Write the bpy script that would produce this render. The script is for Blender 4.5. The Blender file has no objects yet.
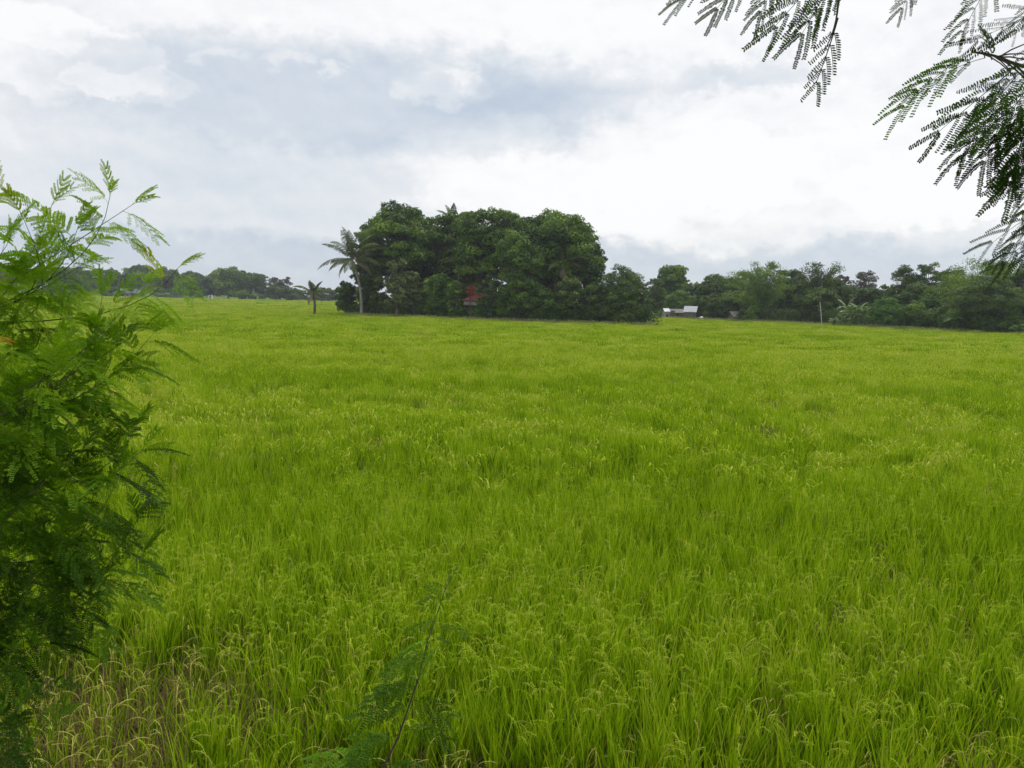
import bpy, math
import numpy as np
from mathutils import Matrix, Vector, Euler

R = math.radians
rng = np.random.default_rng(11)
scene = bpy.context.scene
COL = scene.collection

# ------------------------------------------------------------------ camera
CAM_Z = 3.5
PITCH, ROLL = 6.05, 1.3
F = 804.0
cam_data = bpy.data.cameras.new('camera')
cam_data.sensor_width = 36.0
cam_data.lens = 36.0 * F / 1024.0
cam_data.clip_start = 0.05
cam_data.clip_end = 6000
cam = bpy.data.objects.new('camera', cam_data)
COL.objects.link(cam)
CM = Matrix.Rotation(R(90 - PITCH), 4, 'X') @ Matrix.Rotation(R(ROLL), 4, 'Z')
CM.translation = Vector((0, 0, CAM_Z))
cam.matrix_world = CM
scene.camera = cam
CR = np.array(CM.to_3x3())
CO = np.array([0, 0, CAM_Z])


def at(px, py, Y):
    """world point at image position px,py whose world y is Y"""
    d = CR @ np.array([(px - 512) / F, -(py - 384) / F, -1.0])
    return CO + d * (Y / d[1])


# ------------------------------------------------------------------ mesh helpers
class Geo:
    def __init__(s):
        s.v, s.f, s.t, s.s, s.n = [], [], [], [], 0

    def add(s, v, f, tint=0.5, smooth=False):
        v = np.asarray(v, float).reshape(-1, 3)
        f = np.asarray(f, np.int64).reshape(-1, 4)
        s.v.append(v)
        s.f.append(f + s.n)
        s.n += len(v)
        t = np.broadcast_to(np.asarray(tint, float), (len(f),))
        s.t.append(t)
        s.s.append(np.full(len(f), smooth))

    def tube(s, pts, rad, n=6, tint=0.5):
        pts = np.asarray(pts, float)
        k = len(pts)
        rad = np.broadcast_to(np.asarray(rad, float), (k,))
        tg = np.gradient(pts, axis=0)
        tg /= np.linalg.norm(tg, axis=1)[:, None] + 1e-9
        ref = np.array([0, 0, 1.0]) if abs(tg[0][2]) < 0.9 else np.array([1.0, 0, 0])
        a = np.cross(tg[0], ref)
        a /= np.linalg.norm(a)
        ang = np.arange(n) * 2 * math.pi / n
        V = []
        for i in range(k):
            a = a - tg[i] * a.dot(tg[i])
            a /= np.linalg.norm(a) + 1e-9
            b = np.cross(tg[i], a)
            V.append(pts[i] + rad[i] * (np.cos(ang)[:, None] * a + np.sin(ang)[:, None] * b))
        V = np.concatenate(V)
        i0 = (np.arange(k - 1)[:, None] * n + np.arange(n)[None]).ravel()
        i1 = (np.arange(k - 1)[:, None] * n + (np.arange(n)[None] + 1) % n).ravel()
        s.add(V, np.stack([i0, i1, i1 + n, i0 + n], 1), tint, True)
        # end cap
        c = len(V)
        m = n // 2
        cap = [[(k - 1) * n + (2 * j) % n, (k - 1) * n + (2 * j + 1) % n, (k - 1) * n + (2 * j + 2) % n, c] for j in range(m)]
        V2 = np.vstack([V, pts[-1] + tg[-1] * rad[-1] * .6])
        s.v[-1] = V2
        s.n += 1
        s.f.append(np.array(cap) + s.n - len(V2))
        s.t.append(np.full(m, float(tint)))
        s.s.append(np.full(m, True))

    def box(s, c, d, rz=0.0, tint=0.5):
        x, y, z = np.array(d) / 2
        v = np.array([[-x, -y, -z], [x, -y, -z], [x, y, -z], [-x, y, -z], [-x, -y, z], [x, -y, z], [x, y, z], [-x, y, z]])
        ca, sa = math.cos(rz), math.sin(rz)
        v = v @ np.array([[ca, sa, 0], [-sa, ca, 0], [0, 0, 1]]) + np.array(c)
        s.add(v, [[0, 3, 2, 1], [4, 5, 6, 7], [0, 1, 5, 4], [1, 2, 6, 5], [2, 3, 7, 6], [3, 0, 4, 7]], tint)

    def cards(s, c, nrm, L, W, tint=0.5, axis=None):
        """diamond leaves at c with normal nrm; axis: preferred long direction"""
        c = np.asarray(c)
        N = len(c)
        nrm = nrm / (np.linalg.norm(nrm, axis=1)[:, None] + 1e-9)
        a = rng.normal(size=(N, 3)) if axis is None else axis
        a = a - nrm * (a * nrm).sum(1)[:, None]
        a /= np.linalg.norm(a, axis=1)[:, None] + 1e-9
        b = np.cross(nrm, a)
        L = np.broadcast_to(L, (N,))[:, None]
        W = np.broadcast_to(W, (N,))[:, None]
        V = np.stack([c - a * L / 2, c + b * W / 2 + a * L * .05 + nrm * W * .12, c + a * L / 2, c - b * W / 2 + a * L * .05 + nrm * W * .12], 1).reshape(-1, 3)
        s.add(V, np.arange(4 * N).reshape(-1, 4), tint)

    def mesh(s, name, mat):
        me = bpy.data.meshes.new(name)
        V = np.concatenate(s.v).astype(np.float32)
        Fc = np.concatenate(s.f).astype(np.int32)
        me.vertices.add(len(V))
        me.vertices.foreach_set('co', V.ravel())
        me.loops.add(Fc.size)
        me.loops.foreach_set('vertex_index', Fc.ravel())
        me.polygons.add(len(Fc))
        me.polygons.foreach_set('loop_start', np.arange(0, Fc.size, 4, dtype=np.int32))
        me.polygons.foreach_set('use_smooth', np.concatenate(s.s))
        at_ = me.attributes.new('tint', 'FLOAT', 'FACE')
        at_.data.foreach_set('value', np.concatenate(s.t).astype(np.float32))
        me.materials.append(mat)
        me.update(calc_edges=True)
        me.validate()
        return me

    def obj(s, name, mat, parent=None):
        """object origin = parent's origin (coordinates given in the parent's frame)"""
        o = bpy.data.objects.new(name, s.mesh(name, mat))
        COL.objects.link(o)
        if parent is not None:
            o.parent = parent
        return o


def tag(o, label=None, cat=None, group=None, kind=None):
    if label: o['label'] = label
    if cat: o['category'] = cat
    if group: o['group'] = group
    if kind: o['kind'] = kind
    return o


def empty(name, loc, label, cat, group=None):
    o = bpy.data.objects.new(name, None)
    o.empty_display_size = .3
    o.location = loc
    COL.objects.link(o)
    return tag(o, label, cat, group)


def curve(p0, p1, bend=(0, 0, 0), n=7):
    t = np.linspace(0, 1, n)[:, None]
    return np.array(p0) * (1 - t) + np.array(p1) * t + np.array(bend) * (4 * t * (1 - t))


# smooth 2D value noise in numpy
_perm = np.random.default_rng(5).random((256, 256))


def vnoise(x, y):
    xi, yi = np.floor(x).astype(int), np.floor(y).astype(int)
    fx, fy = x - xi, y - yi
    fx, fy = fx * fx * (3 - 2 * fx), fy * fy * (3 - 2 * fy)
    g = lambda i, j: _perm[i % 256, j % 256]
    return (g(xi, yi) * (1 - fx) + g(xi + 1, yi) * fx) * (1 - fy) + (g(xi, yi + 1) * (1 - fx) + g(xi + 1, yi + 1) * fx) * fy


def fbm(x, y, o=3):
    s, a, n = 0, 1, 0
    for i in range(o):
        s = s + a * vnoise(x * 2 ** i + 17 * i, y * 2 ** i + 31 * i)
        n += a
        a *= .5
    return s / n


# ------------------------------------------------------------------ materials
def new_mat(name):
    m = bpy.data.materials.new(name)
    m.use_nodes = True
    nt = m.node_tree
    nt.nodes.clear()
    return m, nt, nt.nodes.new, nt.links.new


def ramp(N, stops):
    r = N('ShaderNodeValToRGB')
    e = r.color_ramp.elements
    e[0].position, e[0].color = stops[0][0], (*stops[0][1], 1)
    e[1].position, e[1].color = stops[-1][0], (*stops[-1][1], 1)
    for p, c in stops[1:-1]:
        x = e.new(p)
        x.color = (*c, 1)
    return r


def foliage(name, stops, trans=.3, noise=(.5, .25), rough=.5, spec=.25, objrand=0.0):
    """leaf material: colour from the per-leaf tint, moved by a world-size noise"""
    m, nt, N, L = new_mat(name)
    out = N('ShaderNodeOutputMaterial')
    att = N('ShaderNodeAttribute'); att.attribute_name = 'tint'
    geo = N('ShaderNodeNewGeometry')
    nz = N('ShaderNodeTexNoise'); nz.inputs['Scale'].default_value = noise[0]; nz.inputs['Detail'].default_value = 2
    L(geo.outputs['Position'], nz.inputs['Vector'])
    mr = N('ShaderNodeMapRange')
    mr.inputs['From Min'].default_value = .3; mr.inputs['From Max'].default_value = .7
    mr.inputs['To Min'].default_value = -noise[1]; mr.inputs['To Max'].default_value = noise[1]
    mr.clamp = True
    L(nz.outputs['Fac'], mr.inputs['Value'])
    ad = N('ShaderNodeMath'); ad.operation = 'ADD'
    L(att.outputs['Fac'], ad.inputs[0]); L(mr.outputs[0], ad.inputs[1])
    last = ad
    if objrand:
        oi = N('ShaderNodeObjectInfo')
        a2 = N('ShaderNodeMath'); a2.operation = 'MULTIPLY_ADD'
        L(oi.outputs['Random'], a2.inputs[0]); a2.inputs[1].default_value = objrand
        L(ad.outputs[0], a2.inputs[2])
        a3 = N('ShaderNodeMath'); a3.operation = 'SUBTRACT'; a3.inputs[1].default_value = objrand / 2
        L(a2.outputs[0], a3.inputs[0]); last = a3
    rp = ramp(N, stops)
    L(last.outputs[0], rp.inputs[0])
    pb = N('ShaderNodeBsdfPrincipled')
    pb.inputs['Roughness'].default_value = rough
    pb.inputs['Specular IOR Level'].default_value = spec
    tr = N('ShaderNodeBsdfTranslucent')
    hs = N('ShaderNodeHueSaturation'); hs.inputs['Saturation'].default_value = 1.1; hs.inputs['Value'].default_value = 1.15; hs.inputs['Hue'].default_value = .49
    L(rp.outputs[0], hs.inputs['Color'])
    L(rp.outputs[0], pb.inputs['Base Color']); L(hs.outputs[0], tr.inputs['Color'])
    mx = N('ShaderNodeMixShader'); mx.inputs[0].default_value = trans
    L(pb.outputs[0], mx.inputs[1]); L(tr.outputs[0], mx.inputs[2]); L(mx.outputs[0], out.inputs[0])
    return m


def surface(name, c1, c2, scale=3, rough=.85, bump=.3, stretch=(1, 1, 1), metal=0.0):
    m, nt, N, L = new_mat(name)
    out = N('ShaderNodeOutputMaterial')
    geo = N('ShaderNodeNewGeometry')
    mp = N('ShaderNodeMapping'); mp.inputs['Scale'].default_value = stretch
    L(geo.outputs['Position'], mp.inputs[0])
    nz = N('ShaderNodeTexNoise'); nz.inputs['Scale'].default_value = scale; nz.inputs['Detail'].default_value = 6
    L(mp.outputs[0], nz.inputs['Vector'])
    rp = ramp(N, [(.3, c1), (.7, c2)])
    L(nz.outputs['Fac'], rp.inputs[0])
    pb = N('ShaderNodeBsdfPrincipled'); pb.inputs['Roughness'].default_value = rough; pb.inputs['Metallic'].default_value = metal
    bp = N('ShaderNodeBump'); bp.inputs['Strength'].default_value = bump
    L(nz.outputs['Fac'], bp.inputs['Height']); L(bp.outputs[0], pb.inputs['Normal'])
    L(rp.outputs[0], pb.inputs['Base Color']); L(pb.outputs[0], out.inputs[0])
    return m


M = {}
M['rice'] = foliage('rice', [(0, (.055, .125, .003)), (.3, (.232, .398, .009)), (.55, (.39, .53, .026)), (.78, (.54, .54, .12)), (1, (.20, .145, .065))],
                    trans=.30, noise=(.16, .08), rough=.7, spec=.01, objrand=.18)
M['weed'] = foliage('weed', [(0, (.05, .12, .012)), (.4, (.12, .25, .03)), (.7, (.30, .34, .12)), (1, (.36, .29, .18))],
                    trans=.35, noise=(.8, .15), objrand=.2)
M['mango'] = foliage('mango_leaf', [(0, (.02, .05, .006)), (.5, (.07, .145, .010)), (1, (.19, .31, .025))], trans=.2, noise=(.25, .25), spec=.25)
M['mango_light'] = foliage('mango_leaf_light', [(0, (.035, .085, .010)), (.5, (.08, .16, .014)), (1, (.17, .28, .03))], trans=.2, noise=(.3, .3), spec=.25)
M['pale'] = foliage('pale_leaf', [(0, (.07, .11, .03)), (.5, (.13, .17, .045)), (1, (.26, .30, .10))], trans=.2, noise=(.6, .2))
M['airy'] = foliage('airy_leaf', [(0, (.032, .075, .014)), (.5, (.072, .13, .02)), (1, (.15, .22, .04))], trans=.25, noise=(.3, .3))
M['brown_leaf'] = foliage('brown_leaf', [(0, (.05, .055, .03)), (.5, (.09, .085, .05)), (1, (.15, .12, .08))], trans=.2, noise=(.4, .2))
M['bamboo'] = foliage('bamboo_leaf', [(0, (.06, .13, .015)), (.5, (.14, .24, .03)), (1, (.25, .36, .06))], trans=.3, noise=(.3, .3))
M['bright'] = foliage('bright_leaf', [(0, (.05, .13, .02)), (.5, (.10, .22, .025)), (1, (.18, .32, .05))], trans=.3, noise=(.5, .2))
M['banana'] = foliage('banana_leaf', [(0, (.06, .14, .03)), (.5, (.13, .23, .05)), (.8, (.25, .32, .13)), (1, (.32, .27, .13))], trans=.3, noise=(.8, .15), rough=.4)
M['palm'] = foliage('palm_leaf', [(0, (.03, .06, .012)), (.5, (.075, .11, .026)), (.8, (.15, .16, .06)), (1, (.22, .18, .09))], trans=.2, noise=(.5, .15), rough=.45, spec=.25)
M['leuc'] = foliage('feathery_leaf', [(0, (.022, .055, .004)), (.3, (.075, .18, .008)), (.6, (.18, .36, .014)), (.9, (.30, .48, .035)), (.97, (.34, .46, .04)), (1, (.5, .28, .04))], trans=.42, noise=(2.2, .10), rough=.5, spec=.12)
M['leuc_dark'] = foliage('feathery_leaf_overhead', [(0, (.018, .045, .008)), (.5, (.04, .09, .010)), (1, (.15, .32, .02))], trans=.25, noise=(3, .12), rough=.6, spec=.08)
M['red'] = foliage('red_bract', [(0, (.20, .035, .03)), (1, (.42, .09, .07))], trans=.3, noise=(2, .2))
M['bark'] = surface('bark', (.06, .05, .04), (.15, .13, .10), 5, .9, .5, (1, 1, .3))
M['palm_bark'] = surface('palm_bark', (.16, .14, .12), (.34, .31, .27), 3, .9, .5, (1, 1, 3))
M['stem'] = surface('green_brown_stem', (.05, .05, .025), (.11, .09, .05), 20, .7, .2)
M['culm'] = surface('bamboo_culm', (.10, .13, .04), (.2, .2, .08), 4, .6, .2)
M['tin'] = surface('zinc_roof', (.2, .21, .225), (.36, .375, .39), 2, .45, .1, (4, 1, 1), .3)
M['tin_old'] = surface('weathered_zinc_roof', (.11, .10, .09), (.22, .20, .18), 2, .7, .2, (4, 1, 1))
M['red_roof'] = surface('red_roof', (.20, .05, .035), (.33, .09, .065), 1.5, .6, .2)
M['board'] = surface('grey_board', (.08, .07, .06), (.2, .18, .15), 3, .9, .3, (4, 4, .4))
M['plaster'] = surface('plaster', (.22, .21, .19), (.36, .35, .32), 2, .9, .1)
M['shade'] = surface('dark_opening', (.02, .02, .02), (.04, .035, .03), 2, .9, .1)
M['white'] = surface('white_cloth', (.7, .7, .7), (.85, .85, .84), 3, .8, .3)
M['soil'] = surface('soil', (.05, .045, .025), (.11, .10, .05), .8, .95, .5)
M['pole'] = surface('grey_pole', (.3, .29, .26), (.45, .43, .4), 4, .8, .2)


def ground_mat():
    m, nt, N, L = new_mat('ground')
    out = N('ShaderNodeOutputMaterial')
    geo = N('ShaderNodeNewGeometry')
    nz = N('ShaderNodeTexNoise'); nz.inputs['Scale'].default_value = .05; nz.inputs['Detail'].default_value = 8
    n2 = N('ShaderNodeTexNoise'); n2.inputs['Scale'].default_value = 3; n2.inputs['Detail'].default_value = 6
    L(geo.outputs['Position'], nz.inputs['Vector']); L(geo.outputs['Position'], n2.inputs['Vector'])
    r1 = ramp(N, [(.3, (.07, .14, .015)), (.7, (.15, .22, .03))])
    r2 = ramp(N, [(.35, (.02, .028, .008)), (.65, (.05, .06, .02))])
    L(nz.outputs['Fac'], r1.inputs[0]); L(n2.outputs['Fac'], r2.inputs[0])
    ln = N('ShaderNodeVectorMath'); ln.operation = 'LENGTH'; L(geo.outputs['Position'], ln.inputs[0])
    mr = N('ShaderNodeMapRange'); mr.inputs['From Min'].default_value = 300; mr.inputs['From Max'].default_value = 420
    L(ln.outputs['Value'], mr.inputs['Value'])
    mx = N('ShaderNodeMix'); mx.data_type = 'RGBA'
    L(mr.outputs[0], mx.inputs['Factor']); L(r2.outputs[0], mx.inputs['A']); L(r1.outputs[0], mx.inputs['B'])
    pb = N('ShaderNodeBsdfPrincipled'); pb.inputs['Roughness'].default_value = .95; pb.inputs['Specular IOR Level'].default_value = .1
    bp = N('ShaderNodeBump'); bp.inputs['Strength'].default_value = .5
    L(n2.outputs['Fac'], bp.inputs['Height']); L(bp.outputs[0], pb.inputs['Normal'])
    L(mx.outputs['Result'], pb.inputs['Base Color']); L(pb.outputs[0], out.inputs[0])
    return m


M['ground'] = ground_mat()


# ------------------------------------------------------------------ ground
def bank_z(y):
    """roadside bank the photographer stands on, falling to the paddy"""
    y = np.asarray(y, float)
    t = np.clip((y - .8) / 3.0, 0, 1)
    return 1.9 * (1 - t * t * (3 - 2 * t))


def build_ground():
    xs = np.concatenate([[-1600, -700, -300, -120, -50, -25], np.arange(-16, 16.1, .8), [25, 50, 120, 300, 700, 1600]])
    ys = np.concatenate([[-400, -100, -30, -8, -3], np.arange(-1, 6, .25), [7, 9, 12, 18, 30, 60, 120, 250, 450, 800, 2400]])
    X, Y = np.meshgrid(xs, ys)
    Z = bank_z(Y) + (np.abs(X) < 20) * (Y < 12) * (fbm(X * 1.3, Y * 1.3) - .5) * .12
    V = np.stack([X, Y, Z], -1).reshape(-1, 3)
    nx, ny = len(xs), len(ys)
    i = (np.arange(ny - 1)[:, None] * nx + np.arange(nx - 1)[None]).ravel()
    g = Geo()
    g.add(V, np.stack([i, i + 1, i + nx + 1, i + nx], 1), .5, True)
    o = g.obj('ground', M['ground'])
    tag(o, kind='structure')


build_ground()


# ------------------------------------------------------------------ rice
def blade(g, base, az, tilt, curl, length, width, seg, t0, t1, twist=None):
    """one grass blade: a tapering strip that bends towards azimuth az"""
    t = np.linspace(0, 1, seg + 1)
    ang = tilt + curl * t ** 2
    dl = length / seg
    h = np.concatenate([[0], np.cumsum(np.sin(ang[:-1]) * dl)])
    z = np.concatenate([[0], np.cumsum(np.cos(ang[:-1]) * dl)])
    ca, sa = math.cos(az), math.sin(az)
    C = np.stack([base[0] + h * ca, base[1] + h * sa, base[2] + z], 1)
    tw = rng.random() * math.pi if twist is None else twist
    side = np.array([math.cos(tw), math.sin(tw), 0])
    w = width * .5 * (1 - t ** 1.8) + .0005
    w[0] *= .35
    V = np.empty((2 * (seg + 1), 3))
    V[0::2] = C - side * w[:, None]
    V[1::2] = C + side * w[:, None]
    i = np.arange(seg) * 2
    g.add(V, np.stack([i, i + 1, i + 3, i + 2], 1), t0 + (t1 - t0) * t[1:])
    return C


def panicle(g, base, az, h, detail, tint):
    """thin stalk that ends in a nodding ear of grain"""
    seg = 7
    t = np.linspace(0, 1, seg)
    stalk = np.array([[base[0], base[1], 0], [base[0] + .01, base[1], h * .55], [base[0] + .02 * math.cos(az), base[1] + .02 * math.sin(az), h]])
    Lp = rng.uniform(.16, .24)
    ang = .15 + (rng.uniform(1.6, 2.6)) * t
    dx = np.concatenate([[0], np.cumsum(np.sin(ang[:-1])) * Lp / (seg - 1)])
    dz = np.concatenate([[0], np.cumsum(np.cos(ang[:-1])) * Lp / (seg - 1)])
    P = stalk[-1] + np.stack([dx * math.cos(az), dx * math.sin(az), dz], 1)
    if detail:
        side = np.array([-math.sin(az), math.cos(az), 0])
        Vs = np.vstack([stalk, P])
        w = .0022
        V = np.empty((2 * len(Vs), 3)); V[0::2] = Vs - side * w; V[1::2] = Vs + side * w
        i = np.arange(len(Vs) - 1) * 2
        g.add(V, np.stack([i, i + 1, i + 3, i + 2], 1), tint - .2)
        n = 34
        u = rng.random(n) ** .8
        k = u * (seg - 1)
        i0 = np.clip(k.astype(int), 0, seg - 2)
        c = P[i0] * (1 - (k - i0))[:, None] + P[i0 + 1] * (k - i0)[:, None]
        c = c + rng.normal(size=(n, 3)) * [.008, .008, .006] - np.array([0, 0, .008])
        ax = P[i0 + 1] - P[i0] + np.array([0, 0, -.012]) + rng.normal(size=(n, 3)) * .01
        g.cards(c, rng.normal(size=(n, 3)), .011, .0055, tint + rng.normal(0, .05, n), ax)
    else:
        side = np.array([-math.sin(az), math.cos(az), 0]) if rng.random() < .5 else np.array([math.cos(az), math.sin(az), 0])
        w = .011 * np.sin(np.linspace(.25, 2.9, seg))[:, None] * detail_w
        V = np.empty((2 * seg, 3)); V[0::2] = P - side * w; V[1::2] = P + side * w
        i = np.arange(seg - 1) * 2
        g.add(V, np.stack([i, i + 1, i + 3, i + 2], 1), tint)


detail_w = 1.0


def rice_patch(kind, radius, n_leaf, n_pan, width, seg, detail, hs=1.0):
    g = Geo()
    hills = [(hx + rng.normal(0, .03), hy + rng.normal(0, .03)) for hx in (-.17, 0, .17) for hy in (-.17, 0, .17)]
    for i in range(n_leaf):
        r = radius * math.sqrt(rng.random()); a = rng.random() * 6.283
        if radius > .2 and radius < .5:
            c = hills[rng.integers(len(hills))]
            b = (c[0] + rng.normal(0, .026), c[1] + rng.normal(0, .026), 0)
        elif radius > .2:
            b = (rng.uniform(-radius, radius), rng.uniform(-radius, radius), 0)
        else:
            b = (r * math.cos(a), r * math.sin(a), 0)
        dry = rng.random() < {'green': .03, 'ear': .07, 'dry': .7}[kind]
        hh = rng.uniform(.56, .87) * hs
        if dry:
            blade(g, b, rng.random() * 6.283, rng.uniform(.1, .5), rng.uniform(.5, 2.2), hh * .85, width, seg, .9, 1.08)
        else:
            t0 = rng.uniform(-.08, .42)
            # most leaves leave the stem well above the ground, as rice leaves do
            z0 = rng.uniform(.12, .5) * hs if rng.random() < .8 else 0.0
            blade(g, (b[0] + rng.normal(0, .012), b[1] + rng.normal(0, .012), z0), rng.random() * 6.283, rng.uniform(.02, .30), abs(rng.normal(0, .4)), (hh - z0) * 1.06, width, seg, t0, t0 + .2)
    for i in range(n_pan):
        a = rng.random() * 6.283
        b = (rng.uniform(-radius, radius), rng.uniform(-radius, radius))
        panicle(g, b, a, rng.uniform(.55, .78) * hs, detail, {'green': .56, 'ear': .64, 'dry': .95}[kind] + rng.normal(0, .06))
    return g


def make_lib(name, specs):
    c = bpy.data.collections.new(name)
    for i, sp in enumerate(specs):
        g = rice_patch(*sp)
        o = bpy.data.objects.new('rice_clump.%03d' % i, g.mesh('rice_clump', M['rice']))
        c.objects.link(o)
    return c


def scatter(name, pts, rot, scl, idx, coll, label):
    """one object whose points each carry a clump (geometry nodes)"""
    me = bpy.data.meshes.new(name)
    me.vertices.add(len(pts))
    me.vertices.foreach_set('co', pts.astype(np.float32).ravel())
    for nm, ty, dat in (('rot', 'FLOAT_VECTOR', rot), ('scl', 'FLOAT_VECTOR', scl), ('idx', 'INT', idx)):
        a = me.attributes.new(nm, ty, 'POINT')
        a.data.foreach_set('vector' if ty == 'FLOAT_VECTOR' else 'value', dat.astype(np.float32 if ty != 'INT' else np.int32).ravel())
    o = bpy.data.objects.new(name, me)
    COL.objects.link(o)
    ng = bpy.data.node_groups.new(name, 'GeometryNodeTree')
    ng.interface.new_socket('Geometry', in_out='INPUT', socket_type='NodeSocketGeometry')
    ng.interface.new_socket('Geometry', in_out='OUTPUT', socket_type='NodeSocketGeometry')
    N, L = ng.nodes.new, ng.links.new
    gi, go = N('NodeGroupInput'), N('NodeGroupOutput')
    ci = N('GeometryNodeCollectionInfo'); ci.inputs['Collection'].default_value = coll
    ci.inputs['Separate Children'].default_value = True; ci.inputs['Reset Children'].default_value = True
    ip = N('GeometryNodeInstanceOnPoints'); ip.inputs['Pick Instance'].default_value = True

    def attr(nm, ty):
        a = N('GeometryNodeInputNamedAttribute'); a.data_type = ty; a.inputs['Name'].default_value = nm
        return a.outputs['Attribute']
    L(gi.outputs[0], ip.inputs['Points']); L(ci.outputs[0], ip.inputs['Instance'])
    L(attr('idx', 'INT'), ip.inputs['Instance Index'])
    e2r = N('FunctionNodeEulerToRotation')
    L(attr('rot', 'FLOAT_VECTOR'), e2r.inputs[0]); L(e2r.outputs[0], ip.inputs['Rotation'])
    L(attr('scl', 'FLOAT_VECTOR'), ip.inputs['Scale'])
    L(ip.outputs[0], go.inputs[0])
    md = o.modifiers.new('scatter', 'NODES'); md.node_group = ng
    tag(o, label, 'rice', kind='stuff')
    return o


def field_points(y0, y1, step, x_extra=3.0, slope=.74, blend=0.0, jit=.35):
    ys = np.arange(y0, y1, step)
    out = []
    for y in ys:
        hw = slope * y + x_extra
        xs = np.arange(-hw, hw, step)
        out.append(np.stack([xs + rng.uniform(-jit, jit, len(xs)) * step, np.full(len(xs), y) + rng.uniform(-jit, jit, len(xs)) * step], 1))
    P = np.concatenate(out)
    if blend:   # thin out towards both ends so that two sizes of clump mingle
        y = P[:, 1]
        keep = (rng.random(len(P)) < np.clip((y - y0) / blend, 0, 1)) if y0 > 6 else np.ones(len(P), bool)
        keep &= rng.random(len(P)) < np.clip((y1 - y) / blend, 0, 1)
        P = P[keep]
    return P


def ear_amount(x, y):
    """how many ears show at a place: broad bands across the paddy"""
    band = np.interp(y, [0, 6, 10, 14, 19, 23, 27, 31, 38, 52, 62, 80, 120, 250, 400], [.65, .46, .34, .42, .5, .62, .2, .62, .85, .7, .2, .35, .5, .5, .5])
    n = fbm(x / 22 + 3, y / 3.5) - .5
    n2 = fbm(x / 1.6, y / 1.6 + 9) - .5
    return np.clip(band + n * .8 + n2 * .8, 0, 1)


def dry_amount(x, y):
    near = np.clip((5.9 + np.clip(-x, -1.2, 2.0) * .5 - y) / 1.3, 0, 1)
    return np.clip(near * (fbm(x * 1.1 + 40, y * 1.1) * 2.4 - .3), 0, 1) + .25 * (fbm(x / 2.3 + 7, y / 1.4) > .6) * (y < 60) + .16 * np.exp(-((y - 22.5) / 2.2) ** 2) + .04


def place_field(name, P, coll, ng, ne, nd, label, smin=.85, smax=1.12):
    n = len(P)
    e, d = ear_amount(P[:, 0], P[:, 1]), dry_amount(P[:, 0], P[:, 1])
    r = rng.random(n)
    kind = np.where(r < d, 2, np.where(rng.random(n) < e, 1, 0))
    idx = np.where(kind == 2, ng + ne + rng.integers(0, nd, n), np.where(kind == 1, ng + rng.integers(0, ne, n), rng.integers(0, ng, n)))
    z = bank_z(P[:, 1])
    pts = np.concatenate([P, z[:, None]], 1)
    hn = .9 + .2 * (fbm(P[:, 0] / 3, P[:, 1] / 3) - .5) * 2 - .22 * (kind == 2)
    s = rng.uniform(smin, smax, n) * hn
    rot = np.stack([rng.normal(0, .05, n), rng.normal(0, .05, n), rng.random(n) * 6.283], 1)
    scl = np.stack([np.full(n, 1.0), np.full(n, 1.0), s], 1)
    return scatter(name, pts, rot, scl, idx, coll, label)


def build_rice():
    global detail_w
    near = make_lib('near_rice_kinds', [('green', .04, 34, 0, .0125, 5, True)] * 4 + [('ear', .045, 30, 4, .012, 5, True)] * 4 + [('dry', .07, 30, 2, .010, 5, True)] * 3)
    P = field_points(3.6, 15, .158, 2, .72, 3.0, .3)
    place_field('rice_plants_near', P, near, 4, 4, 3, 'tall green rice plants with nodding pale ears in the nearest part of the paddy')
    detail_w = .9
    mid = make_lib('mid_rice_kinds', [('green', .25, 165, 2, .0185, 3, False)] * 4 + [('ear', .25, 150, 22, .018, 3, False)] * 4 + [('dry', .25, 115, 18, .016, 3, False)] * 2)
    P = field_points(11.5, 52, .45, 3, .72, 4.0, .12)
    place_field('rice_plants', P, mid, 4, 4, 2, 'green rice crop banded with paler ears in the middle of the paddy')
    detail_w = 2.0
    far = make_lib('far_rice_kinds', [('green', .8, 420, 12, .04, 2, False)] * 3 + [('ear', .8, 360, 90, .036, 2, False)] * 3 + [('dry', .8, 360, 80, .036, 2, False)])
    P = field_points(45, 150, 1.45, 6, .74, 8.0)
    place_field('rice_plants_far', P, far, 3, 3, 1, 'level green rice crop stretching away to the grove of trees')
    detail_w = 7.0
    vfar = make_lib('farthest_rice_kinds', [('green', 2.2, 520, 20, .12, 2, False)] * 3 + [('ear', 2.2, 480, 160, .11, 2, False)] * 3 + [('dry', 2.2, 480, 90, .11, 2, False)])
    P = field_points(138, 372, 4.0, 10, .74, 14.0)
    P = P[(P[:, 0] < 20)]
    place_field('rice_plants_farthest', P, vfar, 3, 3, 1, 'thin bright strip of rice running to the distant trees on the left')


build_rice()


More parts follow.
